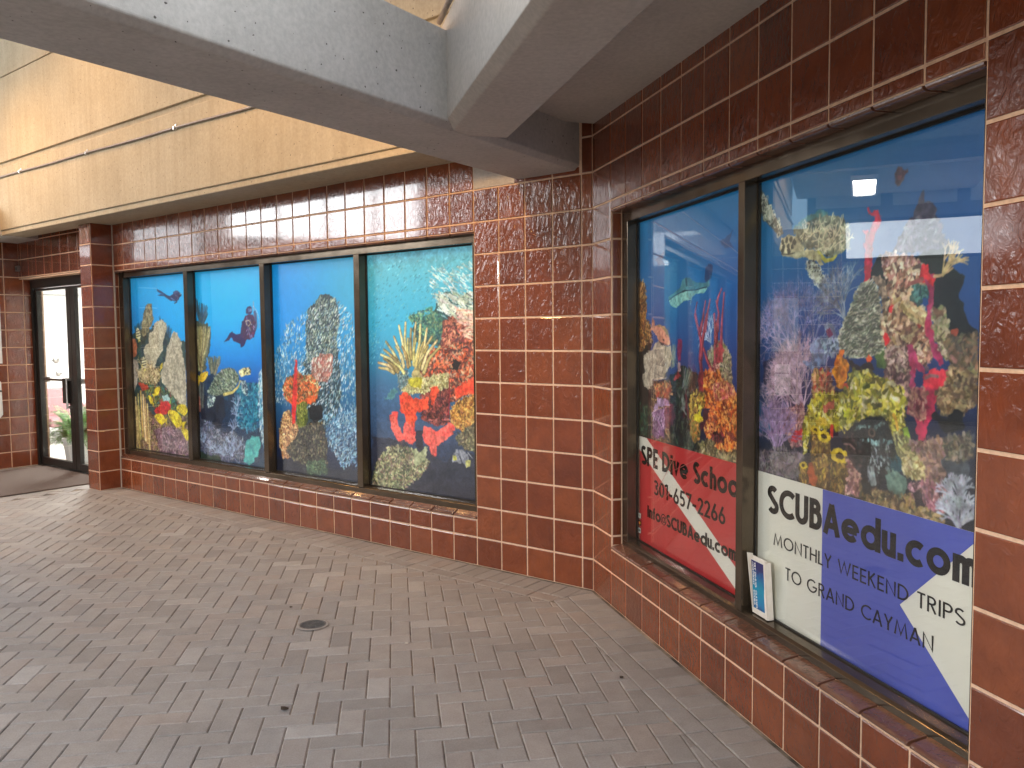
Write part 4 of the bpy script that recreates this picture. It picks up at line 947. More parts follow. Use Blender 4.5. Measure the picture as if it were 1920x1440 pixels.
def mural_a():                                              # sea fans and a far diver
    s = Print(W_1[0], H_1, 190, 230, 1)
    s.vgrad([(0, (38, 176, 232)), (.15, (12, 168, 238)), (.4, (18, 140, 225)), (.62, (28, 84, 150)), (.8, (45, 70, 95)), (1, (60, 55, 50))])
    s.glow((.95, .25), .55, (10, 190, 252), .7); s.glow((.0, .9), .4, (70, 110, 140), .6)
    s.plume((.098,.579), ((.036,.493),(.242,.428)), 40, .012, [(40, 90, 120), (60, 100, 110)])
    s.plume((.668,.731), ((.535,.384),(.773,.535)), 60, .012, [(30, 100, 150), (50, 90, 110)])
    s.fill([(.033,.544),(.400,.498),(.769,.600),(1.004,.666),(.953,1.604),(-.085,1.679),(-.038,.803)], [(20, 55, 70), (40, 80, 90), (60, 80, 70), (15, 40, 60)], .03, .06, 2)
    s.fill([(.198,.580),(.188,.495),(.248,.344),(.302,.281),(.399,.281),(.416,.364),(.431,.423),(.384,.497),(.316,.547),(.245,.614)], [(120, 118, 92), (160, 150, 115), (105, 108, 90)], .012, .02, 3)
    s.dabs([(.198,.580),(.248,.344),(.302,.281),(.399,.281),(.431,.423),(.316,.547)], 120, .012, [(175, 160, 125), (85, 95, 85)], 1.3)
    s.fill([(.499,.449),(.578,.442),(.661,.465),(.676,.518),(.630,.599),(.586,.665),(.591,.731),(.507,.798),(.446,.866),(.407,.967),(.371,1.019),(.300,1.007),(.288,.936),(.246,.835),(.213,.741),(.239,.699),(.324,.665),(.322,.598),(.348,.556),(.412,.556),(.440,.473)], [(168, 162, 140), (192, 184, 162), (178, 170, 150)], .008, .05, 4)
    s.fill([(.802,.555),(.861,.572),(.894,.620),(.931,.657),(.926,.730),(.969,.858),(.993,.938),(.979,1.326),(.792,1.295),(.693,1.208),(.644,1.111),(.547,1.064),(.534,.964),(.631,.830),(.653,.731),(.710,.665),(.745,.600)], [(166, 158, 138), (190, 180, 160), (176, 168, 150)], .008, .05, 5)
    for q in range(9): s.branch((.773,1.254), 1.57+s.rng.normal(0, .25), .20, .006, (150, 140, 120), 3, .35, .8, 2, .08, .35)
    s.fill([(-.041,.613),(.043,.630),(.089,.699),(.065,.802),(-.022,.820),(-.055,.803)], [(176, 104, 78), (200, 130, 100)], .008, .03, 6)
    s.fill([(-.049,.824),(.062,.837),(.108,.905),(.094,1.009),(.031,1.131),(-.033,1.203),(-.062,1.082)], [(180, 165, 150), (205, 192, 178)], .01, .03, 7)
    s.reef([(.087,.957),(.244,.869),(.498,.932),(.542,.998),(.439,1.101),(.291,1.140),(.126,1.128)], [(92, 88, 70), (150, 135, 100), (110, 100, 85)], [(200, 180, 140), (110, 100, 70), (225, 205, 170)], 330, .012)
    for px in [(.094,1.095),(.163,1.075),(.228,1.091),(.295,1.072),(.360,1.087),(.432,1.068),(.170,.972),(.333,1.003)]: s.branch(px, 1.57, .06, .014, (190, 172, 130), 3, .5, .8)
    s.reef([(.097,1.060),(.295,1.072),(.643,1.128),(.790,1.221),(.979,1.326),(.986,1.439),(.719,1.389),(.407,1.338),(.251,1.244)], [(30, 60, 60), (60, 90, 70), (90, 90, 60), (25, 45, 50)], [(50, 120, 110), (140, 150, 80), (150, 80, 70)], 260, .016)
    s.fill([(.079,1.078),(.261,1.090),(.291,1.140),(.157,1.162)], [(160, 60, 50), (190, 80, 60)], .01); s.fill([(.538,1.198),(.639,1.177),(.692,1.225),(.650,1.260),(.557,1.247)], [(150, 190, 190), (190, 210, 205)], .008)
    s.fill([(.368,1.349),(.474,1.302),(.515,1.258),(.635,1.241),(.689,1.275),(.685,1.341),(.579,1.388),(.435,1.396)], [(170, 40, 45), (205, 65, 60), (150, 35, 40)], .01, .03, 8)
    s.reef([(-.042,1.326),(.243,1.347),(.402,1.406),(.719,1.389),(.990,1.374),(.981,1.781),(.599,1.798),(-.058,1.783)], [(88, 70, 50), (140, 112, 85), (120, 92, 98), (95, 100, 60), (70, 55, 52)], [(170, 140, 100), (150, 110, 125), (190, 165, 130), (80, 60, 50), (130, 130, 80)], 900, .014)
    s.reef([(.361,1.545),(.712,1.489),(.979,1.570),(.982,1.765),(.473,1.791)], [(110, 85, 90), (150, 120, 125), (90, 70, 80)], [(190, 160, 165), (120, 90, 110), (90, 60, 70)], 300, .012)
    for px in [(.016,1.236),(.070,1.199),(.123,1.166),(.170,1.204),(.205,1.228),(.247,1.295),(.044,1.322),(-.022,1.290)]: s.stroke([px, (px[0]+.006, px[1]+.22), (px[0]+.02, px[1]+.46)], .026, .034, s.jit((196, 168, 112), 14)); s.stroke([(px[0]-.006, px[1]+.01), (px[0], px[1]+.3)], .006, .006, (226, 204, 150))
    for p, L, an in (((.481,1.427), .20, 3.0), ((.764,1.403), .27, 2.75), ((.899,1.314), .20, 3.1), ((.956,1.547), .18, 2.6), ((.452,1.151), .14, .6), ((.316,1.241), .11, 2.4), ((.548,.898), .08, 1.0)):
        s.fish(p, L, an, [(206, 178, 40), (238, 212, 66), (190, 160, 60)], (225, 200, 50), None, .5)
    for p in ((.115,.571), (.211,.869)): s.fish(p, .12, 1.8, [(225, 215, 170), (240, 232, 200)], (230, 215, 120), (40, 45, 50), .75)
    d = [(26, 40, 96), (40, 46, 104), (22, 34, 80)]
    s.fill([(.508,.132),(.588,.155),(.655,.184),(.642,.193),(.574,.177),(.519,.156)], d, .001); s.fill([(.516,.195),(.586,.184),(.654,.197),(.641,.206),(.572,.204)], d, .001)
    s.stroke([(.648,.190),(.702,.215),(.768,.233)], .020, .034, (30, 42, 98)); s.stroke([(.647,.200),(.714,.225),(.773,.246)], .018, .03, (24, 36, 84))
    s.fill([(.739,.216),(.782,.201),(.832,.184),(.875,.170),(.916,.174),(.939,.194),(.931,.223),(.905,.251),(.857,.265),(.803,.260),(.755,.249)], d, .003, .02, 9); s.fill([(.808,.173),(.863,.160),(.905,.164),(.904,.180),(.837,.194),(.813,.190)], [(60, 74, 128), (80, 92, 140)], .001)
    s.fill([(.903,.193),(.951,.189),(.961,.211),(.937,.226),(.901,.219)], (34, 40, 84), .001); s.stroke([(.882,.240),(.868,.272),(.831,.284)], .018, .012, (28, 38, 88))
    s.stroke([(.768,.230),(.836,.255)], .008, .006, (140, 156, 200)); s.stroke([(.841,.173),(.854,.214)], .007, .007, (120, 90, 130)); s.stroke([(.932,.197),(.956,.195)], .008, .006, (170, 200, 225)); s.stroke([(.860,.208),(.901,.231),(.876,.250)], .007, .007, (150, 120, 150))
    return s
def mural_b():                                              # turtle under a diver
    s = Print(W_1[1], H_1, 190, 230, 2)
    s.vgrad([(0, (30, 182, 236)), (.06, (14, 186, 250)), (.25, (8, 178, 250)), (.45, (10, 140, 228)), (.58, (18, 96, 180)), (.75, (20, 66, 118)), (1, (38, 66, 86))])
    s.glow((.55, .25), .5, (20, 202, 255), .5)
    s.plume((.080,.510), ((-.026,.241),(.202,.326)), 60, .010, [(40, 90, 130), (70, 110, 130), (60, 80, 90)], .2)
    s.fill([(-.039,.476),(.069,.463),(.179,.495),(.252,.558),(.222,.697),(.146,.822),(.112,.932),(-.015,.934),(-.062,.856)], [(92, 98, 80), (70, 84, 78)], .02, .03, 2)
    s.plume((.043,.917), ((-.041,.508),(.233,.512)), 120, .013, [(150, 142, 100), (182, 172, 130), (105, 104, 84)], .25)
    s.plume((.248,.975), ((.176,.790),(.380,.788)), 80, .012, [(118, 122, 100), (150, 148, 120), (80, 96, 96)], .25)
    s.fill([(-.066,.935),(.209,.945),(.420,1.032),(.575,1.088),(.730,1.053),(.979,1.016),(.994,1.749),(-.120,1.837)], [(14, 36, 66), (24, 62, 96), (18, 48, 76), (34, 80, 110)], .04, .09, 3)
    s.reef([(.575,1.088),(.731,1.038),(1.003,1.015),(1.011,1.380),(.811,1.467),(.610,1.420)], [(16, 66, 104), (30, 106, 140), (24, 86, 120)], [(44, 140, 168), (22, 84, 120), (80, 160, 180)], 420, .018)
    s.fill([(.027,1.186),(.198,1.133),(.413,1.171),(.431,1.339),(.288,1.502),(.067,1.486),(.019,1.330)], [(12, 22, 44), (26, 38, 62), (40, 50, 66)], .02, .05, 4)
    s.plume((.037,1.265), ((-.048,1.014),(.092,1.042)), 40, .012, [(70, 80, 90), (110, 110, 110)], .2)
    s.fish((.095,.982), .17, .5, [(214, 170, 50), (236, 196, 70)], (230, 190, 60), None, .45); s.fish((-.025,1.006), .12, .4, [(200, 180, 60), (220, 200, 80)], (210, 190, 60), None, .45)
    s.fill([(-.056,1.142),(.027,1.186),(.020,1.314),(-.038,1.333)], [(150, 90, 80), (180, 120, 105)], .01)
    s.reef([(-.046,1.365),(.183,1.415),(.396,1.495),(.556,1.469),(.707,1.534),(.773,1.740),(.381,1.775),(-.059,1.686)], [(58, 66, 88), (92, 96, 118), (70, 76, 96), (40, 52, 70)], [(130, 136, 156), (90, 92, 116), (60, 70, 92), (160, 160, 170)], 620, .012, elong=3)
    for p in [(.518,1.702),(.498,1.580),(.556,1.454),(.602,1.329),(.619,1.238),(.440,1.677),(.384,1.713),(.599,1.634),(.277,1.691),(.169,1.668),(.060,1.613)]:
        for q in range(9): s.branch(p, s.rng.uniform(.2, 2.9), .06, .007, (150, 164, 188), 1, .5, .8, 2, .15, .9)
    s.stroke([(.490,1.719),(.529,1.471),(.603,1.299),(.661,1.161)], .016, .008, (120, 132, 160))
    s.fill([(.731,1.563),(.834,1.495),(.945,1.495),(.958,1.575),(.900,1.669),(.797,1.753),(.696,1.747)], [(70, 165, 165), (96, 186, 180), (58, 140, 150)], .012, .05, 5)
    s.fill([(-.055,1.718),(.330,1.718),(.379,1.807),(-.060,1.815)], [(40, 60, 54), (64, 80, 66)], .02, .04)
    # turtle
    s.fill([(.138,1.127),(.202,1.062),(.289,.974),(.387,.914),(.507,.890),(.597,.907),(.654,.958),(.661,1.007),(.589,1.073),(.468,1.135),(.306,1.156),(.197,1.158)], [(74, 92, 86), (150, 160, 140), (96, 112, 100), (56, 74, 74)], .004, .022, 6, shade=.3)
    s.dabs([(.157,1.122),(.289,.974),(.427,.910),(.597,.914),(.652,.981),(.576,1.066),(.415,1.132)], 260, .010, [(190, 196, 176), (60, 80, 80), (126, 140, 110)], -.6, 2.4)
    s.stroke([(.414,1.143),(.548,1.117),(.641,1.064),(.677,1.010)], .030, .016, (214, 196, 120)); s.fill([(.655,.921),(.718,.892),(.801,.885),(.844,.917),(.830,.949),(.755,.957),(.696,.973),(.664,.953)], [(216, 204, 140), (236, 226, 180)], .003)
    s.dabs([(.718,.895),(.838,.893),(.836,.939),(.736,.941)], 26, .010, [(60, 62, 52)], None, 1.4); s.fill([(.687,.995),(.758,1.005),(.792,1.066),(.781,1.138),(.738,1.142),(.698,1.084)], [(40, 70, 100), (70, 100, 120)], .004)
    s.dabs([(.687,.995),(.758,1.005),(.792,1.066),(.781,1.138),(.738,1.142),(.698,1.084)], 60, .008, [(190, 205, 205)], None, 1.8); s.fill([(.156,1.150),(.265,1.158),(.277,1.192),(.218,1.264),(.149,1.268),(.133,1.214)], [(50, 74, 96), (84, 108, 120)], .004)
    s.dabs([(.156,1.150),(.265,1.158),(.277,1.192),(.218,1.264),(.149,1.268),(.133,1.214)], 50, .009, [(196, 208, 204)], None, 1.8)
    # diver
    d = [(40, 36, 100), (62, 40, 104), (34, 34, 88)]
    s.fill([(.440,.660),(.495,.621),(.533,.582),(.576,.564),(.585,.579),(.558,.615),(.520,.645)], d, .001); s.fill([(.701,.711),(.693,.678),(.715,.637),(.766,.625),(.780,.655),(.748,.696)], d, .001)
    s.stroke([(.569,.597),(.629,.621),(.711,.616)], .05, .062, (44, 38, 104)); s.stroke([(.598,.630),(.689,.649),(.766,.622)], .045, .06, (52, 36, 98))
    s.fill([(.697,.604),(.710,.533),(.738,.483),(.775,.434),(.821,.417),(.890,.421),(.923,.451),(.935,.507),(.927,.568),(.900,.617),(.840,.640),(.755,.640)], [(60, 36, 96), (88, 44, 92), (46, 34, 92)], .003, .03, 7)
    s.fill([(.792,.410),(.793,.372),(.819,.349),(.859,.345),(.883,.363),(.881,.404),(.851,.418)], [(44, 40, 96), (60, 60, 112)], .002); s.fill([(.823,.367),(.878,.366),(.877,.392),(.827,.397)], [(130, 150, 190), (90, 110, 160)], .001)
    s.fill([(.901,.390),(.931,.385),(.953,.420),(.953,.521),(.937,.559),(.913,.550),(.912,.463)], [(70, 84, 126), (100, 110, 150)], .002); s.stroke([(.905,.311),(.906,.390)], .014, .010, (150, 180, 210))
    s.stroke([(.901,.346),(.950,.391),(.985,.464),(.982,.539)], .008, .008, (170, 186, 212)); s.stroke([(.738,.489),(.781,.534),(.855,.543)], .03, .02, (56, 36, 92)); s.stroke([(.921,.492),(.884,.538),(.854,.549)], .028, .02, (66, 40, 96))
    s.dabs([(.780,.448),(.908,.451),(.910,.608),(.801,.622)], 34, .012, [(150, 150, 190), (130, 60, 90), (176, 176, 200), (40, 30, 76)], None, 1.6); s.stroke([(.788,.475),(.833,.470),(.857,.491),(.831,.520),(.797,.507),(.788,.475)], .008, .008, (214, 200, 170)); s.stroke([(.800,.440),(.820,.549),(.850,.631)], .007, .007, (130, 130, 176))
    s.dabs([(.959,.929),(1.046,.869),(1.025,1.599),(.961,1.516),(.933,1.223)], 330, .011, [(200, 220, 235), (120, 170, 200), (230, 240, 245)], 1.2, 2.4)
    return s
def mural_c():                                              # pillar hidden by a school of small silver fish
    s = Print(W_1[2], H_1, 240, 250, 3)
    s.vgrad([(0, (60, 186, 228)), (.05, (20, 170, 240)), (.3, (14, 150, 228)), (.5, (40, 136, 190)), (.7, (40, 96, 140)), (.9, (30, 48, 80)), (1, (44, 46, 66))])
    s.glow((.08, .25), .45, (6, 162, 246), .8); s.glow((1.0, .3), .4, (90, 186, 214), .6)
    s.fill([(.616,.281),(.695,.292),(.804,.303),(.842,.383),(.845,.494),(.805,.636),(.825,.763),(.864,1.017),(.785,1.244),(.605,1.418),(.402,1.365),(.393,.932),(.432,.569),(.471,.373),(.568,.352)], [(22, 52, 84), (60, 86, 90), (34, 62, 84), (90, 100, 84)], .02, .05, 2)
    fl = lambda x, y: 1.15 + .5*math.sin(x*5+y*2.2)
    s.dabs([(.464,.406),(.815,.320),(1.000,.450),(1.048,.761),(1.013,1.548),(.867,1.673),(.605,1.418),(.382,1.199),(-.024,1.184),(-.022,.804),(.170,.516)], 2700, .0085, [(214, 228, 232), (160, 190, 204), (96, 140, 168), (236, 242, 240), (70, 110, 136)], fl, 2.6)
    s.dabs([(.452,.389),(.620,.289),(.815,.312),(.839,.478),(.805,.763),(.448,.832),(.419,.569)], 750, .0085, [(150, 170, 160), (206, 214, 196), (60, 80, 90), (110, 124, 110)], 1.2, 2.6)
    s.dabs([(.611,1.253),(1.023,1.200),(1.022,1.642),(.819,1.661)], 500, .0085, [(180, 210, 228), (110, 156, 190)], .6, 2.4)
    s.fill([(.488,.799),(.629,.748),(.752,.764),(.760,.876),(.695,.982),(.545,.978),(.471,.914)], [(190, 110, 96), (214, 140, 120), (150, 90, 84)], .02, .03, 4, .75); s.dabs([(.488,.799),(.752,.764),(.760,.876),(.695,.982),(.545,.978)], 170, .009, [(226, 226, 214), (180, 100, 90)], 1.2, 2.4)
    s.reef([(.093,1.059),(.151,.963),(.314,.917),(.496,.938),(.594,1.025),(.539,1.142),(.409,1.181),(.224,1.173),(.143,1.159)], [(120, 96, 60), (190, 90, 46), (110, 110, 70), (70, 60, 50)], [(224, 96, 50), (200, 180, 130), (90, 80, 60), (240, 120, 70)], 330, .013)
    s.fill([(.145,1.108),(.278,1.162),(.384,1.149),(.541,1.093),(.568,1.059),(.513,1.160),(.382,1.199),(.223,1.190)], [(232, 96, 48), (244, 128, 70)], .012)
    s.reef([(.291,1.187),(.410,1.156),(.437,1.263),(.415,1.364),(.309,1.396),(.272,1.322)], [(84, 96, 40), (124, 128, 56), (60, 70, 36)], [(150, 150, 70), (90, 100, 40)], 120, .010)
    s.fill([(.435,1.196),(.614,1.172),(.622,1.302),(.533,1.324),(.444,1.296)], [(20, 24, 34), (40, 44, 50)], .015)
    s.reef([(.045,1.387),(.112,1.263),(.181,1.234),(.297,1.372),(.330,1.538),(.260,1.611),(.095,1.660),(.044,1.560)], [(170, 120, 84), (214, 170, 120), (150, 104, 80)], [(240, 204, 150), (190, 130, 90), (130, 90, 70)], 420, .012)
    s.reef([(.126,1.588),(.350,1.368),(.609,1.303),(.678,1.478),(.645,1.727),(.361,1.755)], [(54, 54, 52), (84, 78, 66), (44, 48, 52), (100, 92, 76)], [(130, 120, 96), (70, 66, 60)], 420, .012)
    s.fill([(.287,.804),(.308,.809),(.304,.968),(.289,1.153),(.260,1.348),(.222,1.356),(.216,1.241),(.240,1.037),(.267,.902)], [(214, 52, 52), (232, 76, 66)], .004, .05)
    s.fill([(-.073,1.657),(1.009,1.675),(1.029,1.800),(-.051,1.813)], [(34, 40, 58), (52, 56, 70)], .03, .08, 6, .8); s.reef([(.391,1.651),(.624,1.614),(.669,1.741),(.413,1.766)], [(50, 74, 64), (84, 104, 80)], [(120, 140, 104), (60, 80, 66)], 120, .010)
    s.dabs([(-.214,.946),(-.156,.945),(-.177,1.737),(-.250,1.743)], 10, .01, [(200, 220, 230)], 1.2)
    return s
def mural_d():                                              # finger coral beside an orange sponge reef
    s = Print(W_1[3], H_1, 300, 280, 4)
    s.vgrad([(0, (116, 196, 214)), (.1, (104, 198, 222)), (.3, (76, 184, 220)), (.45, (70, 160, 200)), (.6, (70, 110, 150)), (.8, (62, 76, 104)), (1, (44, 46, 62))])
    s.glow((.35, .55), .4, (64, 190, 232), .5); s.glow((.15, 1.1), .35, (80, 110, 150), .5)
    s.dabs([(.008,.029),(1.046,.082),(1.060,.341),(.505,.494),(.036,.607)], 520, .008, [(150, 214, 226), (60, 150, 180), (50, 130, 160)], .5, 2.2, .5)
    s.dabs([(-.008,.576),(.188,.638),(.162,.819),(.007,.852)], 120, .008, [(150, 210, 225), (60, 140, 180)], .8, 2.2, .6)
    s.fill([(.424,.478),(.565,.495),(.666,.412),(.764,.330),(.896,.293),(1.069,.341),(1.063,.696),(.699,.697),(.502,.639)], [(50, 96, 100), (84, 130, 120), (40, 80, 92), (110, 140, 110)], .035, .05, 2); s.dabs([(.424,.478),(.666,.412),(.761,.499),(.778,.612),(.543,.611)], 220, .014, [(90, 150, 130), (50, 100, 104), (140, 170, 130)])
    s.reef([(.779,.528),(.837,.479),(.949,.475),(1.066,.518),(1.058,1.027),(.770,1.038),(.697,.783),(.758,.640)], [(150, 84, 70), (186, 104, 84), (130, 76, 70), (110, 70, 66)], [(214, 130, 106), (130, 66, 60), (90, 60, 60), (230, 160, 130)], 700, .014)
    s.reef([(.560,.755),(.699,.711),(.814,.697),(1.064,.642),(1.059,.972),(.883,1.076),(.691,1.113),(.595,.987),(.527,.872)], [(140, 74, 60), (200, 92, 62), (110, 64, 56), (170, 130, 100), (84, 60, 56)], [(226, 106, 66), (120, 64, 56), (200, 170, 140), (90, 60, 60), (240, 130, 90)], 900, .014)
    s.fill([(.841,.809),(.888,.788),(.925,.808),(.905,.851),(.859,.858)], [(30, 26, 32), (50, 40, 40)], .01)
    s.reef([(.534,1.003),(.694,.955),(.809,.980),(.824,1.235),(.688,1.272),(.550,1.222)], [(120, 60, 56), (150, 78, 70), (92, 52, 54)], [(180, 100, 90), (100, 50, 50), (70, 44, 50)], 400, .012)
    s.reef([(.825,1.150),(.902,1.075),(1.058,1.027),(1.061,1.249),(.935,1.285),(.842,1.248)], [(190, 130, 60), (214, 160, 84), (150, 100, 56)], [(236, 190, 110), (170, 110, 56), (120, 84, 50)], 460, .011)
    s.reef([(.328,1.025),(.414,.934),(.576,.915),(.811,.881),(.838,.979),(.693,1.012),(.411,1.052)], [(150, 130, 84), (196, 180, 130), (120, 110, 80)], [(226, 216, 170), (150, 140, 90), (200, 200, 150)], 380, .011)
    s.fill([(.403,.934),(.476,.910),(.556,.930),(.545,.988),(.453,.999)], [(170, 160, 50), (206, 196, 76)], .012); s.reef([(.328,1.040),(.289,.892),(.415,.875),(.413,.963)], [(80, 110, 120), (120, 146, 150)], [(150, 170, 170)], 60, .010)
    s.fill([(.155,1.092),(.265,.998),(.307,1.026),(.241,1.104)], [(86, 140, 150), (110, 160, 165)], .015)
    o = [(232, 76, 52), (244, 102, 70), (222, 66, 50)]
    s.fill([(.319,1.056),(.380,1.038),(.431,1.066),(.492,1.071),(.623,1.061),(.615,1.146),(.551,1.164),(.490,1.196),(.488,1.255),(.477,1.322),(.384,1.321),(.376,1.202),(.324,1.175)], o, .012, .05, 3); s.fill([(.884,.991),(.959,.947),(1.060,.917),(1.059,1.013),(.958,1.031),(.883,1.048)], o, .014, .05, 4); s.fill([(.634,1.000),(.703,.983),(.722,1.011),(.652,1.115),(.633,1.072)], o, .01)
    o2 = [(244, 92, 84), (250, 122, 108), (232, 80, 76)]
    s.fill([(.213,1.211),(.261,1.178),(.299,1.184),(.293,1.252),(.352,1.353),(.360,1.278),(.385,1.254),(.467,1.286),(.486,1.344),(.486,1.388),(.444,1.418),(.392,1.410),(.361,1.383),(.335,1.427),(.281,1.388),(.227,1.309)], o2, .006, .06, 5)
    s.fill([(.551,1.339),(.569,1.280),(.629,1.283),(.687,1.308),(.766,1.267),(.814,1.236),(.861,1.247),(.876,1.282),(.822,1.335),(.744,1.384),(.695,1.416),(.684,1.490),(.636,1.494),(.622,1.422),(.566,1.397)], o2, .008, .06, 6)
    s.fill([(.487,1.307),(.560,1.302),(.556,1.405),(.575,1.470),(.485,1.433)], [(40, 36, 52), (60, 54, 70)], .01)
    s.stroke([(.825,.951),(.819,1.093),(.809,1.179)], .014, .01, (150, 50, 60))
    g = [(206, 190, 130), (230, 216, 160), (184, 166, 110)]
    for tip, base in zip([(.101,.820),(.109,.858),(.165,.721),(.131,.759),(.188,.661),(.274,.624),(.329,.543),(.398,.521),(.453,.566),(.504,.523),(.548,.538),(.613,.568),(.661,.626),(.710,.654),(.738,.697),(.621,.697),(.580,.755),(.294,.698),(.228,.758),(.420,.639),(.357,.698),(.163,.789),(.216,.818),(.502,.639),(.572,.669),(.270,.818)], [(.289,.877),(.268,.892),(.311,.862),(.290,.847),(.333,.832),(.364,.816),(.396,.786),(.397,.772),(.448,.786),(.478,.785),(.498,.800),(.528,.814),(.538,.843),(.558,.857),(.577,.886),(.517,.887),(.496,.902),(.374,.846),(.332,.861),(.437,.830),(.416,.845),(.289,.877),(.310,.884),(.477,.829),(.497,.844),(.373,.890)]):
        m = (tip[0]*.4+base[0]*.6+s.rng.normal(0, .008), tip[1]*.5+base[1]*.5-.01)
        c = s.jit(g[s.rng.integers(3)], 10); s.stroke([base, m, tip], .034, .020, c*.62); s.stroke([(base[0]-.003, base[1]), (m[0]-.003, m[1]), (tip[0]-.002, tip[1])], .024, .012, c)
    s.stroke([(.476,.903),(.497,.873),(.527,.901)], .05, .04, (200, 184, 130))
    s.dabs([(.632,.140),(1.063,.124),(1.063,.368),(.780,.499),(.686,.356)], 240, .0095, [(236, 244, 240), (190, 222, 226), (150, 200, 214)], -.55, 4.2)
    s.dabs([(.706,.328),(1.063,.328),(1.061,.505),(.893,.502),(.762,.443)], 120, .012, [(240, 240, 226), (214, 224, 206)], -.45, 4.5); s.dabs([(.912,.433),(1.065,.437),(1.062,.655),(1.001,.641),(.920,.544)], 75, .013, [(244, 214, 196), (230, 180, 160)], -.25, 4.2)
    s.fill([(.014,1.392),(.234,1.377),(.402,1.424),(.585,1.454),(.683,1.504),(1.052,1.444),(1.047,1.781),(.003,1.783)], [(40, 42, 56), (62, 62, 76), (50, 50, 62)], .03, .09, 7, .8)
    s.reef([(.879,1.317),(1.061,1.221),(1.058,1.416),(.915,1.399)], [(90, 84, 64), (130, 120, 90), (70, 66, 60)], [(160, 150, 116), (90, 84, 66)], 150, .011)
    s.reef([(.004,1.751),(.053,1.591),(.189,1.456),(.360,1.428),(.524,1.474),(.624,1.524),(.541,1.635),(.395,1.740),(.224,1.805),(.048,1.793)], [(84, 92, 70), (134, 132, 96), (110, 96, 84), (64, 74, 66)], [(186, 180, 136), (120, 130, 96), (160, 130, 116), (206, 200, 160), (80, 84, 70)], 900, .012)
    s.fill([(.453,1.458),(.484,1.448),(.514,1.490),(.576,1.429),(.602,1.431),(.584,1.498),(.543,1.546),(.481,1.582),(.462,1.539)], [(150, 156, 120), (186, 186, 150)], .008); s.fill([(.839,1.462),(.877,1.423),(.952,1.422),(.992,1.449),(.991,1.492),(1.010,1.497),(1.005,1.532),(.968,1.536),(.941,1.510),(.875,1.516),(.838,1.512)], [(130, 134, 146), (170, 170, 180), (110, 112, 128)], .006, .03, 8)
    s.fill([(.846,1.469),(.876,1.462),(.883,1.494),(.853,1.504)], [(200, 196, 80), (220, 214, 120)], .004); s.fill([(.962,1.494),(1.010,1.483),(1.005,1.532),(.968,1.539)], [(190, 184, 110), (214, 206, 140)], .005); s.stroke([(.988,1.436),(1.028,1.471)], .008, .005, (200, 200, 206)); s.stroke([(.914,1.470),(.932,1.511)], .012, .01, (60, 62, 80))
    return s
W_2 = [(b-a)*T for a, b in panes2]; H_2 = ZT2-.978
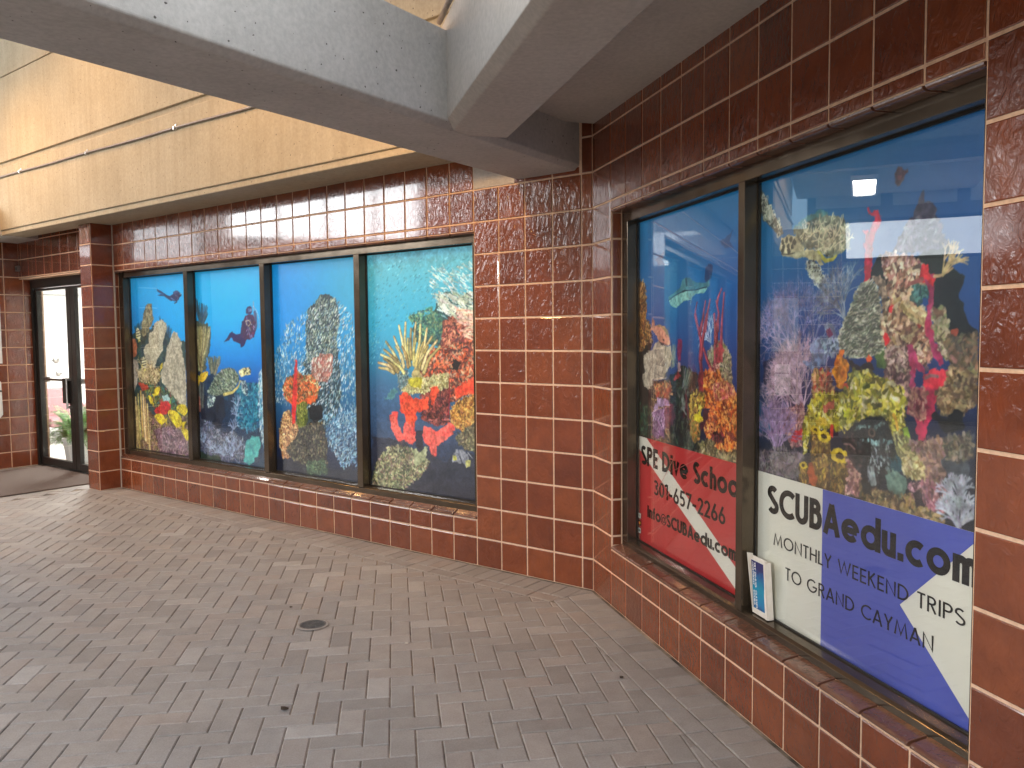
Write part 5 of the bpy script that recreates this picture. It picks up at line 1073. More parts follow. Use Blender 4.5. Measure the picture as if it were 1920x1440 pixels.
def mural_e():                                              # ray gliding over rope sponges
    s = Print(W_2[0], H_2, 420, 420, 5)
    s.vgrad([(0, (28, 138, 190)), (.3, (26, 118, 180)), (.5, (34, 84, 152)), (.62, (44, 62, 126)), (.8, (38, 48, 92)), (1, (24, 28, 46))])
    s.glow((.55, .3), .45, (24, 122, 178), .5); s.glow((1.1, .45), .3, (30, 90, 170), .4)
    for p in ((.923,.216), (.250,.234)): s.fill([(p[0]-.06, p[1]-.01), (p[0]+.02, p[1]-.03), (p[0]+.06, p[1]-.05), (p[0]+.03, p[1]), (p[0]+.07, p[1]+.03), (p[0]-.01, p[1]+.02)], (38, 78, 128), .004, a=.75)
    s.fill([(.744,.307),(.767,.295),(.800,.302),(.806,.335),(.787,.370),(.736,.376),(.726,.361)], (44, 66, 112), .006, a=.9)
    s.fill([(.351,.427),(.418,.410),(.483,.389),(.510,.351),(.536,.345),(.588,.344),(.608,.362),(.658,.373),(.736,.382),(.773,.369),(.783,.397),(.745,.404),(.649,.408),(.547,.407),(.473,.413),(.407,.429),(.362,.445)], [(70, 130, 146), (96, 156, 164), (84, 142, 154)], .003, .05, 2); s.fill([(.356,.445),(.418,.428),(.484,.413),(.526,.406),(.649,.408),(.745,.402),(.755,.409),(.727,.428),(.649,.429),(.609,.439),(.599,.453),(.527,.455),(.495,.468),(.441,.487),(.402,.482),(.374,.463)], [(130, 186, 180), (150, 202, 192), (116, 172, 170)], .003, .06, 3)
    s.stroke([(.356,.446),(.418,.428),(.484,.414),(.526,.407),(.649,.408),(.750,.401)], .006, .006, (36, 66, 92)); s.stroke([(.599,.453),(.592,.477)], .008, .004, (140, 190, 186)); s.stroke([(.547,.353),(.552,.380)], .02, .016, (60, 100, 120)); s.stroke([(.510,.410),(.537,.406)], .012, .01, (30, 60, 80))
    # pillars
    s.reef([(-.027,.509),(.056,.517),(.077,.545),(.130,.569),(.156,.653),(.130,.698),(.104,.738),(-.019,.752),(-.034,.625)], [(126, 76, 40), (170, 112, 56), (96, 64, 44), (190, 140, 84)], [(206, 160, 100), (130, 80, 44), (84, 60, 44)], 420, .011, seed=3, elong=3)
    s.reef([(-.023,.331),(.043,.330),(.070,.370),(.083,.495),(.071,.599),(-.023,.598)], [(140, 86, 44), (180, 124, 64), (100, 70, 48)], [(216, 166, 100), (140, 90, 50), (90, 62, 44)], 240, .011, seed=4, elong=3)
    s.fill([(-.033,.700),(.157,.681),(.104,.749),(.184,.903),(.145,1.074),(.133,1.217),(-.032,1.209)], [(36, 26, 26), (58, 44, 38), (26, 22, 26)], .02, .05, 4)
    s.fill([(.118,.850),(.247,.866),(.393,.858),(.407,1.176),(.146,1.210),(.132,1.019)], [(96, 76, 66), (126, 96, 78), (76, 62, 58), (60, 52, 50)], .015, .03, 5, shade=.3); s.dabs([(.171,.870),(.393,.858),(.407,1.171),(.159,1.202)], 420, .010, [(150, 116, 84), (110, 84, 70), (180, 150, 110), (70, 56, 50)])
    s.fill([(.375,.816),(.506,.769),(.593,.777),(.697,.802),(.702,1.238),(.396,1.285)], [(18, 26, 32), (34, 46, 46), (14, 20, 28), (50, 62, 54)], .03, .04, 6); s.dabs([(.392,.837),(.593,.787),(.677,.873),(.640,1.227),(.407,1.262)], 320, .011, [(48, 74, 66), (30, 44, 46), (70, 90, 74), (90, 96, 84)])
    s.dabs([(.009,1.000),(.145,1.018),(.159,1.174),(-.004,1.182)], 120, .010, [(40, 90, 70), (60, 60, 50), (90, 110, 80)])
    s.fill([(.170,.697),(.208,.663),(.258,.659),(.295,.674),(.385,.678),(.398,.741),(.380,.774),(.333,.818),(.297,.852),(.222,.867),(.170,.864),(.158,.899),(.105,.916),(.062,.904),(.037,.860),(.044,.836),(.078,.821),(.048,.785),(.053,.744),(.091,.715),(.137,.706)], [(168, 156, 138), (196, 184, 164), (150, 138, 124)], .006, .07, 7, shade=.1)
    for q in ([(.170,.714),(.157,.775),(.170,.825)], [(.234,.702),(.296,.744),(.247,.778)], [(.332,.684),(.308,.744),(.345,.796)], [(.104,.749),(.170,.781),(.118,.827)], [(.183,.825),(.297,.847),(.333,.840)], [(.209,.779),(.296,.787),(.320,.770)]): s.stroke(q, .007, .004, (112, 100, 92), .8); s.stroke([(a+.006, b+.004) for a, b in q], .008, .005, (214, 204, 186), .6)
    s.fill([(.229,.950),(.297,.950),(.358,.962),(.370,.988),(.334,1.001),(.248,1.009),(.223,1.033),(.145,1.051),(.197,1.013),(.216,.984)], [(168, 142, 178), (190, 166, 196)], .012, .04, 8); s.fill([(.171,1.049),(.223,1.016),(.334,.996),(.341,1.098),(.299,1.157),(.198,1.175),(.159,1.129)], [(124, 86, 126), (150, 110, 146), (104, 72, 108)], .015, .05, 9); s.dabs([(.171,1.049),(.334,1.001),(.335,1.099),(.198,1.175)], 160, .009, [(184, 150, 184), (110, 74, 110), (200, 176, 200)])
    s.fill([(.310,1.003),(.417,.968),(.429,1.046),(.335,1.110)], [(96, 52, 70), (120, 70, 80)], .015, a=.8); s.reef([(.190,.891),(.381,.869),(.405,.921),(.334,.947),(.210,.940)], [(140, 96, 64), (176, 126, 84)], [(206, 160, 104), (170, 80, 60), (120, 90, 70)], 180, .011)
    s.fill([(.427,.835),(.461,.802),(.484,.812),(.495,.832),(.439,.861),(.404,.857)], [(150, 50, 50), (180, 74, 66)], .01); s.fill([(.460,.646),(.494,.643),(.512,.656),(.505,.702),(.489,.754),(.461,.755),(.451,.693)], [(128, 34, 84), (154, 48, 98), (110, 30, 76)], .005); s.fill([(.467,.755),(.495,.757),(.495,.806),(.461,.807)], [(190, 150, 150), (210, 180, 176)], .01)
    for q in ([(.534,.809),(.546,.881),(.552,.942),(.530,1.026)], [(.551,.921),(.563,.982),(.580,1.031)]): s.stroke(q, .018, .014, (106, 44, 62))
    s.plume((.540,.881), ((.517,.769),(.593,.787)), 24, .006, [(90, 110, 110), (130, 140, 130)]); s.plume((.415,.772), ((.397,.667),(.437,.672)), 26, .006, [(110, 130, 130), (150, 160, 150)]); s.plume((.519,.986), ((.496,.915),(.540,.917)), 18, .006, [(140, 150, 140), (90, 100, 100)])
    # right hand pillar
    s.fill([(.905,.649),(.933,.668),(.973,.717),(.978,.790),(.984,.854),(.881,.860),(.756,.732),(.755,.693),(.813,.673)], [(120, 104, 84), (150, 130, 104), (100, 90, 80)], .012, .03, 10, shade=.25); s.dabs([(.765,.693),(.905,.654),(.973,.726),(.975,.818),(.795,.769)], 240, .009, [(170, 150, 116), (196, 180, 150), (100, 90, 76), (140, 150, 100)])
    for q in range(8): s.branch((.794,.659), s.rng.uniform(.3, 2.8), .045, .006, (186, 200, 220), 3, .5, .8)
    for q in ([(.638,.526),(.659,.571),(.685,.611),(.700,.655),(.691,.734),(.707,.802),(.718,.890)], [(.724,.529),(.702,.582),(.685,.616)], [(.753,.529),(.734,.582),(.725,.616),(.708,.675),(.701,.733)], [(.726,.689),(.756,.737),(.795,.779),(.834,.811)], [(.821,.531),(.831,.588),(.832,.673),(.833,.744),(.824,.797)], [(.863,.532),(.845,.588),(.841,.654)], [(.895,.533),(.888,.603),(.887,.673),(.861,.734),(.833,.778)]):
        w = .022; s.stroke(q, w*.75, w*1.5, (132, 44, 60)); s.stroke([(a-.004, b) for a, b in q], w*.4, w*.6, (186, 86, 96))
    for q in ([(.659,.468),(.642,.512),(.660,.560),(.676,.603)], [(.741,.466),(.723,.519),(.700,.603)], [(.784,.461),(.761,.516),(.743,.604)], [(.838,.468),(.862,.523),(.858,.604)], [(.887,.417),(.856,.455),(.848,.478)], [(.909,.436),(.897,.524),(.885,.605)], [(.826,.527),(.831,.604)]): s.stroke(q, .010, .018, (150, 64, 84)); s.stroke([(a-.003, b) for a, b in q], .005, .008, (190, 108, 120))
    s.fill([(.677,.803),(.727,.801),(.728,.889),(.718,.909),(.678,.902)], [(140, 44, 56), (168, 60, 66)], .008); s.fill([(.832,.687),(.878,.677),(.906,.700),(.907,.738),(.870,.753),(.837,.735)], [(170, 60, 70), (200, 86, 88)], .02, .03, 11, .85); s.reef([(.824,.759),(.861,.758),(.862,.795),(.824,.797)], [(160, 70, 70), (190, 100, 96)], [(220, 170, 160), (150, 60, 64)], 50, .010)
    s.reef([(.727,.801),(.757,.790),(.815,.797),(.871,.786),(.890,.822),(.997,.853),(1.019,.893),(1.031,1.119),(.984,1.139),(.885,1.158),(.829,1.132),(.780,1.104),(.740,1.079),(.739,1.006),(.798,.962),(.739,.957),(.728,.914)], [(196, 96, 32), (224, 130, 54), (170, 80, 34), (236, 152, 76)], [(246, 176, 96), (206, 96, 34), (150, 66, 36), (250, 150, 70), (120, 60, 44)], 1700, .011, seed=5, shade=.35)
    s.reef([(.815,.864),(.890,.832),(.979,.845),(1.006,.880),(.927,.913),(.835,.911)], [(180, 104, 60), (210, 140, 90)], [(240, 180, 120), (170, 90, 56), (200, 96, 96)], 320, .011, seed=6); s.fill([(.947,1.056),(1.000,1.041),(1.017,1.061),(.983,1.084),(.948,1.079)], [(110, 52, 50), (140, 70, 60)], .02); s.dabs([(.799,1.078),(.930,1.072),(.912,1.107),(.828,1.108)], 80, .012, [(60, 34, 36), (130, 50, 60)])
    s.reef([(.595,.928),(.657,.894),(.728,.899),(.729,.958),(.679,1.002),(.730,1.026),(.679,1.041),(.596,1.040)], [(150, 124, 50), (186, 150, 56), (110, 90, 50), (200, 176, 70)], [(226, 210, 90), (150, 110, 50), (90, 70, 50), (206, 160, 80)], 420, .011, seed=7); s.fill([(.638,1.011),(.689,.996),(.715,1.013),(.679,1.037),(.638,1.031)], [(206, 190, 40), (226, 212, 66)], .012); s.fill([(.729,.972),(.788,.965),(.759,1.009),(.740,1.035),(.730,1.076),(.690,1.085),(.679,1.041),(.720,1.018)], [(66, 24, 44), (90, 34, 56)], .012)
    s.reef([(.596,1.040),(.679,1.041),(.690,1.120),(.639,1.141),(.607,1.105)], [(90, 90, 50), (120, 110, 60), (70, 70, 50)], [(160, 150, 80), (90, 86, 50), (210, 130, 60)], 220, .010); s.reef([(.680,1.141),(.800,1.111),(.838,1.145),(.894,1.161),(1.027,1.142),(1.032,1.187),(.640,1.227)], [(60, 56, 40), (92, 84, 58), (40, 40, 36)], [(130, 120, 84), (160, 150, 110), (70, 66, 50)], 420, .010, elong=3)
    s.fill([(.162,.530),(.188,.548),(.195,.575),(.233,.568),(.307,.577),(.343,.598),(.367,.636),(.379,.673),(.350,.676),(.295,.668),(.248,.660),(.221,.630),(.189,.614),(.169,.597),(.133,.598),(.156,.575)], [(212, 140, 116), (226, 160, 132), (196, 124, 104)], .003, .06, 12); s.fill([(.201,.576),(.233,.569),(.301,.576),(.341,.598),(.363,.632),(.337,.625),(.283,.587)], [(150, 128, 92), (168, 146, 106)], .004); s.stroke([(.295,.647),(.303,.649)], .010, .010, (60, 40, 40)); s.stroke([(.252,.660),(.289,.666),(.344,.673)], .005, .004, (120, 60, 60))
    s.fill([(.252,.655),(.295,.666),(.332,.679),(.271,.677)], (60, 44, 60), .004)
    return s
def mural_f():                                              # turtle over a crowded reef with a grouper
    s = Print(W_2[1], H_2, 420, 420, 6)
    s.vgrad([(0, (12, 112, 160)), (.2, (14, 104, 158)), (.32, (26, 92, 152)), (.48, (38, 80, 142)), (.62, (40, 62, 112)), (.8, (30, 40, 66)), (1, (44, 44, 50))])
    s.glow((.1, .2), .4, (46, 130, 176), .6); s.glow((1.1, .25), .35, (14, 84, 148), .6); s.glow((0, .95), .12, (20, 70, 120), .7)
    s.fill([(.754,.118),(.767,.101),(.775,.093),(.788,.098),(.796,.111),(.815,.111),(.807,.124),(.797,.141),(.789,.147),(.776,.153),(.766,.158),(.763,.142)], [(60, 50, 70), (90, 60, 74)], .004, .02); s.fill([(.767,.120),(.789,.124),(.787,.139),(.770,.136)], (120, 74, 86), .003)
    s.fill([(.847,.255),(.861,.220),(.873,.196),(.885,.201),(.893,.217),(.920,.218),(.930,.238),(.945,.276),(.971,.351),(.981,.388),(.755,.365),(.776,.321),(.812,.280)], [(62, 60, 84), (84, 80, 100), (52, 52, 74)], .012, .04, 2)
    s.dabs([(.781,.322),(.847,.262),(.941,.275),(.977,.384),(.772,.363)], 200, .009, [(110, 106, 122), (70, 66, 86)])
    s.fill([(.649,.415),(.671,.373),(.716,.357),(.886,.371),(.990,.385),(1.027,.413),(1.054,.447),(1.047,.477),(.650,.452)], [(18, 34, 38), (32, 48, 46), (14, 26, 34)], .03, .05, 3)
    s.fill([(.926,.422),(1.045,.432),(1.055,.474),(1.053,.537),(1.089,.579),(1.091,.648),(.971,.649),(.929,.532)], [(16, 30, 40), (26, 42, 48), (12, 22, 34)], .03, .06, 4)
    r = (206, 44, 76)
    s.fill([(.631,.201),(.643,.205),(.646,.219),(.658,.223),(.667,.216),(.684,.219),(.699,.233),(.697,.256),(.686,.279),(.669,.309),(.662,.348),(.657,.396),(.654,.452),(.623,.450),(.624,.377),(.621,.319),(.628,.296),(.612,.278),(.630,.272),(.645,.286),(.659,.259),(.673,.239),(.658,.233),(.641,.227),(.633,.215)], [(190, 40, 70), (220, 64, 92), (170, 34, 60)], .005, .05, 5); s.fill([(.623,.397),(.652,.399),(.651,.443),(.627,.444)], [(200, 44, 66), (220, 60, 80)], .004)
    # turtle
    s.fill([(.218,.219),(.268,.198),(.312,.186),(.370,.181),(.440,.196),(.494,.212),(.540,.243),(.554,.287),(.542,.323),(.497,.344),(.444,.347),(.388,.329),(.344,.307),(.293,.306),(.246,.269)], [(98, 112, 98), (150, 156, 130), (110, 120, 104), (80, 96, 92)], .005, .05, 6, shade=.2)
    s.fill([(.218,.219),(.268,.193),(.320,.178),(.384,.174),(.440,.191),(.385,.196),(.320,.201),(.268,.216)], [(72, 132, 130), (96, 150, 144)], .006, a=.8)
    for cx, cy in [(.320,.214),(.357,.241),(.385,.223),(.414,.253),(.441,.230),(.469,.260),(.495,.242),(.521,.275),(.415,.288),(.456,.292),(.373,.279),(.496,.301),(.329,.260),(.387,.311),(.443,.321),(.291,.237),(.535,.301)]:
        for q in range(5): s.branch((cx, cy), s.rng.uniform(0, 6.28), .022, .0045, (206, 202, 170), 1, .5, .8, 2, .2)
    s.stroke([(.374,.327),(.417,.358),(.458,.357),(.477,.346)], .020, .008, (196, 190, 90)); s.fill([(.285,.310),(.345,.311),(.388,.338),(.410,.371),(.389,.373),(.345,.347),(.301,.338)], [(176, 170, 130), (200, 192, 150)], .006)
    s.fill([(.126,.289),(.142,.247),(.183,.238),(.230,.246),(.254,.265),(.285,.296),(.301,.325),(.286,.337),(.216,.328),(.152,.317)], [(150, 150, 120), (200, 196, 160), (176, 172, 140)], .005, .04, 7)
    for cx, cy in [(.151,.263),(.179,.256),(.207,.257),(.227,.271),(.159,.283),(.188,.281),(.215,.288),(.192,.300),(.151,.296)]: s.fill([(cx+.012*math.cos(a)*s.rng.uniform(.7, 1.2), cy+.012*math.sin(a)*s.rng.uniform(.7, 1.2)) for a in np.linspace(0, 6.28, 8)[:-1]], (62, 68, 64), .002)
    s.stroke([(.143,.307),(.192,.314),(.228,.311)], .005, .004, (70, 66, 56))
    for poly, n in (([(-.021,.049),(.001,.038),(.028,.058),(.055,.101),(.090,.145),(.141,.200),(.158,.226),(.125,.236),(.074,.196),(.012,.158),(-.016,.105)], 80), ([(.305,.348),(.345,.347),(.389,.386),(.425,.437),(.376,.434),(.339,.409),(.309,.375)], 60), ([(.302,.370),(.378,.376),(.411,.419),(.391,.448),(.362,.428),(.325,.399)], 50)):
        s.fill(poly, [(70, 82, 84), (96, 104, 98), (56, 70, 78)], .004, .03, 8); p = np.array(poly)
        for q in range(n):
            a = p[s.rng.integers(len(p))]; b = p.mean(0); t = s.rng.random(); c = a*t+b*(1-t)+s.rng.normal(0, .006, 2); an = s.rng.uniform(0, 6.28)
            pts = [(c[0]+.0095*math.cos(an+k*1.05), c[1]+.0095*math.sin(an+k*1.05)) for k in range(s.rng.integers(3, 7))]; s.stroke(pts, .0042, .0042, s.jit((206, 210, 190), 10), .8)
    s.stroke([(.391,.444),(.426,.477),(.455,.513)], .02, .008, (70, 84, 90)); 
    # gorgonians at the left
    for p, an, c in (((.200,.664), 1.9, (150, 140, 176)), ((.247,.644), 1.6, (140, 134, 172)), ((.292,.626), 1.3, (128, 128, 168)), ((.159,.693), 2.3, (168, 152, 178)), ((.352,.653), 1.2, (120, 126, 160)), ((.223,.626), 2.1, (134, 128, 170))):
        for q in range(5): s.branch(p, an+s.rng.normal(0, .45), .064, .0050, [v*1.02 for v in c], 5, .48, .80, 2, .14)
    for q in range(16): s.branch((.529,.575), 1.9+s.rng.normal(0, .35), .060, .0042, (140, 150, 162), 4, .4, .82, 2, .12)
    s.fill([(.023,.726),(.118,.694),(.225,.720),(.296,.783),(.283,.893),(.062,.911),(.029,.796)], [(46, 40, 66), (66, 54, 80), (36, 34, 56)], .02, .05, 9, .7)
    for p, an in (((.275,.884), 2.4), ((.275,.884), 2.0), ((.268,.894), 2.8), ((.283,.878), 1.75), ((.230,.959), 2.3), ((.298,.896), 1.5)):
        for q in range(6): s.branch(p, an+s.rng.normal(0, .3), .072, .0065, (178, 152, 166), 5, .42, .80, 2, .12)
    s.reef([(.156,.927),(.298,.886),(.315,.968),(.286,1.046),(.232,1.058),(.174,.998)], [(120, 84, 84), (160, 116, 104), (100, 70, 76)], [(190, 150, 140), (150, 100, 110), (110, 80, 90)], 240, .010); s.fill([(.231,1.016),(.262,.993),(.300,.984),(.297,1.012),(.255,1.041),(.223,1.040)], [(170, 40, 50), (200, 60, 66)], .012)
    s.fill([(-.019,.912),(.088,.923),(.149,.986),(.124,1.009),(.001,1.023),(-.020,.979)], [(22, 66, 104), (36, 88, 124)], .02, .05, 10); s.fill([(-.009,.988),(.080,.974),(.124,1.004),(.037,1.023)], [(30, 104, 134), (50, 124, 150)], .012)
    for q in range(34): s.branch((.126,1.097), 1.75+s.rng.normal(0, .4), .07, .006, (140, 118, 150), 3, .35, .8)
    s.reef([(.003,1.114),(.159,1.073),(.287,1.075),(.304,1.166),(.210,1.182),(.004,1.186)], [(66, 62, 70), (96, 90, 92), (50, 50, 60)], [(140, 134, 130), (90, 84, 90), (120, 110, 120)], 460, .009, elong=3)
    s.stroke([(.202,1.164),(.241,1.129),(.272,1.105)], .02, .012, (130, 116, 120))
    # blue sponge, brain coral
    s.fill([(.422,.600),(.450,.591),(.470,.600),(.484,.626),(.505,.643),(.506,.686),(.452,.705),(.398,.747),(.355,.757),(.303,.750),(.295,.732),(.332,.708),(.345,.671),(.381,.635),(.416,.630)], [(108, 134, 158), (140, 160, 178), (120, 126, 156), (96, 120, 146)], .014, .05, 11, shade=.2); s.fill([(.429,.608),(.450,.604),(.461,.626),(.451,.639),(.430,.630)], [(150, 80, 110), (120, 60, 96)], .008); s.dabs([(.395,.644),(.491,.643),(.493,.695),(.425,.697)], 90, .010, [(170, 188, 200), (90, 110, 136)])
    s.fill([(.702,.667),(.736,.678),(.762,.697),(.754,.721),(.721,.742),(.681,.736),(.680,.691)], [(74, 96, 56), (96, 120, 66), (60, 80, 50)], .01, .05, 12)
    bc = [(.647,.446),(.667,.451),(.679,.469),(.698,.514),(.711,.563),(.726,.611),(.725,.658),(.703,.683),(.656,.696),(.589,.702),(.538,.692),(.504,.665),(.506,.626),(.529,.579),(.560,.534),(.584,.493),(.608,.461),(.623,.450)]
    s.fill(bc, [(120, 122, 104), (150, 150, 130), (136, 138, 118)], .006, .08, 13)
    s.dabs(bc, 1500, .0085, [(186, 184, 162), (206, 204, 182), (164, 164, 142)], lambda x, y: .35*math.sin(x*60)+.3, 2.3); s.dabs(bc, 700, .005, [(84, 88, 76), (100, 104, 90)], lambda x, y: .35*math.sin(x*60)+.3, 3, .8)
    s.fill([(.649,.435),(.696,.439),(.731,.469),(.738,.536),(.710,.539),(.686,.482)], [(130, 112, 96), (156, 138, 116)], .012, .03, 14, shade=.3)
    # central reef column with red sponges
    s.reef([(.711,.373),(.739,.364),(.772,.371),(.830,.388),(.882,.415),(.878,.467),(.747,.458),(.718,.413)], [(150, 112, 96), (184, 148, 128), (120, 92, 84)], [(214, 186, 166), (150, 110, 96), (110, 84, 80), (196, 150, 140)], 420, .012)
    s.reef([(.723,.405),(.877,.418),(.898,.468),(.859,.506),(.901,.560),(.932,.627),(.916,.716),(.846,.734),(.765,.705),(.724,.643),(.711,.571),(.743,.509)], [(120, 92, 76), (160, 130, 104), (96, 76, 66), (180, 156, 126)], [(214, 194, 160), (140, 104, 84), (90, 70, 60), (190, 140, 120), (230, 214, 184)], 1300, .012, seed=8)
    R = [(214, 34, 46), (236, 56, 62), (190, 30, 42)]
    s.fill([(.770,.498),(.791,.489),(.823,.499),(.839,.513),(.824,.527),(.787,.526),(.766,.549),(.744,.544),(.749,.524)], R, .012, .05, 2); s.fill([(.763,.627),(.789,.607),(.811,.604),(.852,.593),(.857,.612),(.827,.635),(.833,.657),(.791,.658),(.763,.642)], R, .012, .05, 3); s.fill([(.721,.627),(.746,.625),(.758,.639),(.741,.658),(.722,.666),(.716,.651)], R, .01); s.fill([(.772,.564),(.809,.561),(.826,.581),(.789,.592),(.767,.584)], R, .014, a=.8); s.fill([(.857,.589),(.882,.586),(.883,.604),(.863,.612)], [(170, 60, 56), (196, 84, 70)], .01)
    s.dabs([(.759,.498),(.854,.502),(.864,.657),(.764,.658)], 200, .013, [(220, 200, 160), (190, 160, 120), (120, 84, 70)]); s.dabs([(.809,.538),(.901,.560),(.902,.597),(.836,.574)], 120, .014, [(206, 184, 130), (226, 210, 160), (150, 120, 84)], -.6)
    s.fill([(.843,.471),(.888,.467),(.916,.483),(.914,.509),(.860,.529),(.834,.513)], [(40, 70, 70), (66, 100, 96)], .02, .03, 5, .9); s.dabs([(.848,.472),(.913,.483),(.909,.505),(.860,.521)], 90, .007, [(96, 150, 140), (60, 100, 96)], None, 3)
    P = [(150, 44, 84), (186, 74, 116), (170, 50, 84)]
    s.fill([(.887,.415),(.897,.411),(.907,.428),(.927,.440),(.935,.470),(.888,.467),(.873,.448)], R, .008); s.fill([(.873,.440),(.887,.419),(.907,.420),(.907,.439),(.932,.451),(.937,.481),(.934,.517),(.928,.550),(.926,.583),(.932,.620),(.943,.649),(.967,.678),(.978,.714),(.954,.718),(.929,.671),(.908,.627),(.902,.590),(.910,.542),(.916,.502),(.908,.479),(.888,.459)], P, .006, .06, 4); s.fill([(.873,.440),(.887,.422),(.907,.420),(.910,.439),(.932,.451),(.932,.473),(.903,.460),(.883,.452)], R, .01)
    s.stroke([(.833,.467),(.853,.463),(.883,.457)], .012, .016, (150, 90, 84)); s.stroke([(.932,.451),(.955,.451),(.983,.441),(1.001,.432)], .010, .006, (190, 160, 120))
    for q in range(7): s.branch((.965,.451), s.rng.uniform(.5, 1.9), .045, .006, (200, 176, 130), 2, .5, .8)
    s.fill([(.828,.657),(.854,.657),(.865,.695),(.886,.717),(.906,.739),(.892,.747),(.866,.733),(.867,.778),(.864,.845),(.833,.848),(.841,.757),(.827,.704)], P, .008, .06, 6); s.fill([(.894,.747),(.916,.735),(.945,.730),(.973,.725),(.996,.724),(1.004,.742),(.989,.771),(.961,.799),(.948,.838),(.900,.842),(.903,.791)], [(206, 44, 66), (226, 70, 84), (176, 38, 66)], .008, .06, 7)
    s.fill([(.827,.797),(.961,.789),(.943,.827),(.940,.886),(.912,.912),(.913,.946),(.878,.950),(.866,.909),(.839,.866)], [(166, 40, 76), (190, 56, 90), (136, 36, 66)], .012, .06, 8); s.dabs([(.837,.797),(.908,.800),(.901,.890),(.850,.873)], 160, .011, [(150, 110, 96), (190, 150, 130), (120, 60, 70)]); s.stroke([(.907,.757),(.926,.749),(.955,.751)], .012, .01, (150, 110, 110))
    s.reef([(.930,.554),(.968,.548),(.983,.577),(.989,.627),(1.008,.656),(.991,.699),(.962,.671),(.942,.627)], [(120, 104, 86), (156, 138, 112), (90, 82, 72)], [(196, 180, 150), (110, 96, 76), (150, 160, 110)], 280, .011); s.fill([(1.011,.602),(1.033,.601),(1.040,.620),(1.030,.638),(1.012,.631)], [(150, 66, 44), (176, 84, 56)], .012); s.fill([(.930,.554),(.973,.551),(.976,.577),(.940,.580)], [(110, 84, 70), (140, 110, 88)], .01)
    s.reef([(.733,.742),(.835,.738),(.833,.848),(.741,.825)], [(130, 96, 92), (160, 124, 114), (104, 76, 80)], [(190, 156, 146), (120, 84, 86), (90, 66, 70)], 300, .011); s.reef([(.736,.674),(.823,.661),(.835,.738),(.749,.745)], [(116, 94, 86), (150, 124, 112)], [(190, 166, 150), (110, 84, 80)], 240, .011)
    s.reef([(1.001,.713),(1.093,.703),(1.097,.826),(.967,.837),(.993,.771)], [(104, 88, 66), (140, 120, 90), (80, 70, 58)], [(176, 154, 116), (110, 92, 70), (150, 130, 96), (84, 72, 60)], 700, .011, seed=9); s.reef([(.985,.642),(1.090,.627),(1.093,.710),(1.010,.713)], [(60, 56, 54), (90, 80, 70), (44, 44, 46), (120, 90, 76)], [(140, 110, 90), (76, 70, 60), (110, 100, 80)], 340, .012, seed=10)
    s.reef([(.961,.789),(1.078,.782),(1.079,.823),(1.041,.866),(.977,.861),(.953,.834)], [(120, 104, 76), (150, 130, 96), (90, 80, 62)], [(180, 160, 120), (120, 100, 74)], 300, .010); s.fill([(.949,.867),(1.042,.869),(1.034,.906),(.979,.919),(.950,.900)], [(24, 28, 34), (40, 42, 42)], .03, .05, 11)
    # orange sponge and yellow algae
    s.fill([(.460,.744),(.486,.704),(.506,.682),(.522,.686),(.516,.708),(.546,.728),(.553,.754),(.541,.784),(.509,.809),(.489,.804),(.468,.775)], [(206, 122, 28), (230, 154, 50), (190, 104, 30)], .012, .04, 12, shade=.2); s.fill([(.505,.678),(.525,.682),(.523,.708),(.503,.695)], [(236, 110, 40), (244, 140, 60)], .006); s.fill([(.641,.700),(.656,.692),(.671,.702),(.663,.722),(.645,.717)], [(226, 84, 40), (240, 120, 60)], .006)
    s.fill([(.539,.703),(.596,.706),(.651,.725),(.681,.748),(.658,.774),(.597,.752),(.559,.736)], [(40, 30, 34), (66, 46, 46)], .02, .05, 13); s.fill([(.448,.811),(.495,.808),(.535,.814),(.523,.862),(.490,.852)], [(26, 22, 32), (44, 36, 44)], .02); s.fill([(.376,.752),(.405,.742),(.416,.759),(.391,.769)], (190, 50, 60), .008); s.fill([(.518,.798),(.560,.787),(.564,.817),(.529,.832)], [(190, 70, 56), (210, 96, 76)], .012)
    s.reef([(.355,.762),(.440,.754),(.462,.801),(.490,.861),(.358,.887)], [(140, 92, 76), (170, 120, 96), (110, 74, 66)], [(206, 160, 120), (190, 80, 66), (170, 150, 80), (110, 76, 66)], 380, .012)
    Yc = [(196, 184, 60), (160, 150, 50), (226, 214, 96), (120, 116, 44), (214, 206, 150), (90, 84, 36)]
    s.fill([(.343,.883),(.400,.842),(.496,.844),(.561,.814),(.729,.804),(.812,.845),(.819,.899),(.789,.965),(.743,.922),(.626,.910),(.539,.957),(.458,.953),(.345,.965),(.310,1.081),(.300,.970)], [(84, 76, 40), (116, 106, 48), (60, 56, 36)], .02, .04, 14); s.fill([(.559,.762),(.622,.751),(.682,.764),(.739,.778),(.805,.797),(.818,.849),(.549,.871)], [(84, 78, 44), (116, 106, 50), (60, 56, 36)], .02, .04, 15)
    s.dabs([(.343,.883),(.400,.842),(.496,.844),(.561,.814),(.729,.804),(.812,.845),(.819,.899),(.789,.965),(.743,.922),(.626,.910),(.539,.957),(.458,.953),(.345,.965),(.310,1.081),(.300,.970)], 1500, .014, Yc, None, 1.5); s.dabs([(.559,.762),(.622,.751),(.682,.764),(.739,.778),(.805,.797),(.818,.849),(.549,.871)], 800, .014, Yc + [(236, 220, 180)], None, 1.6)
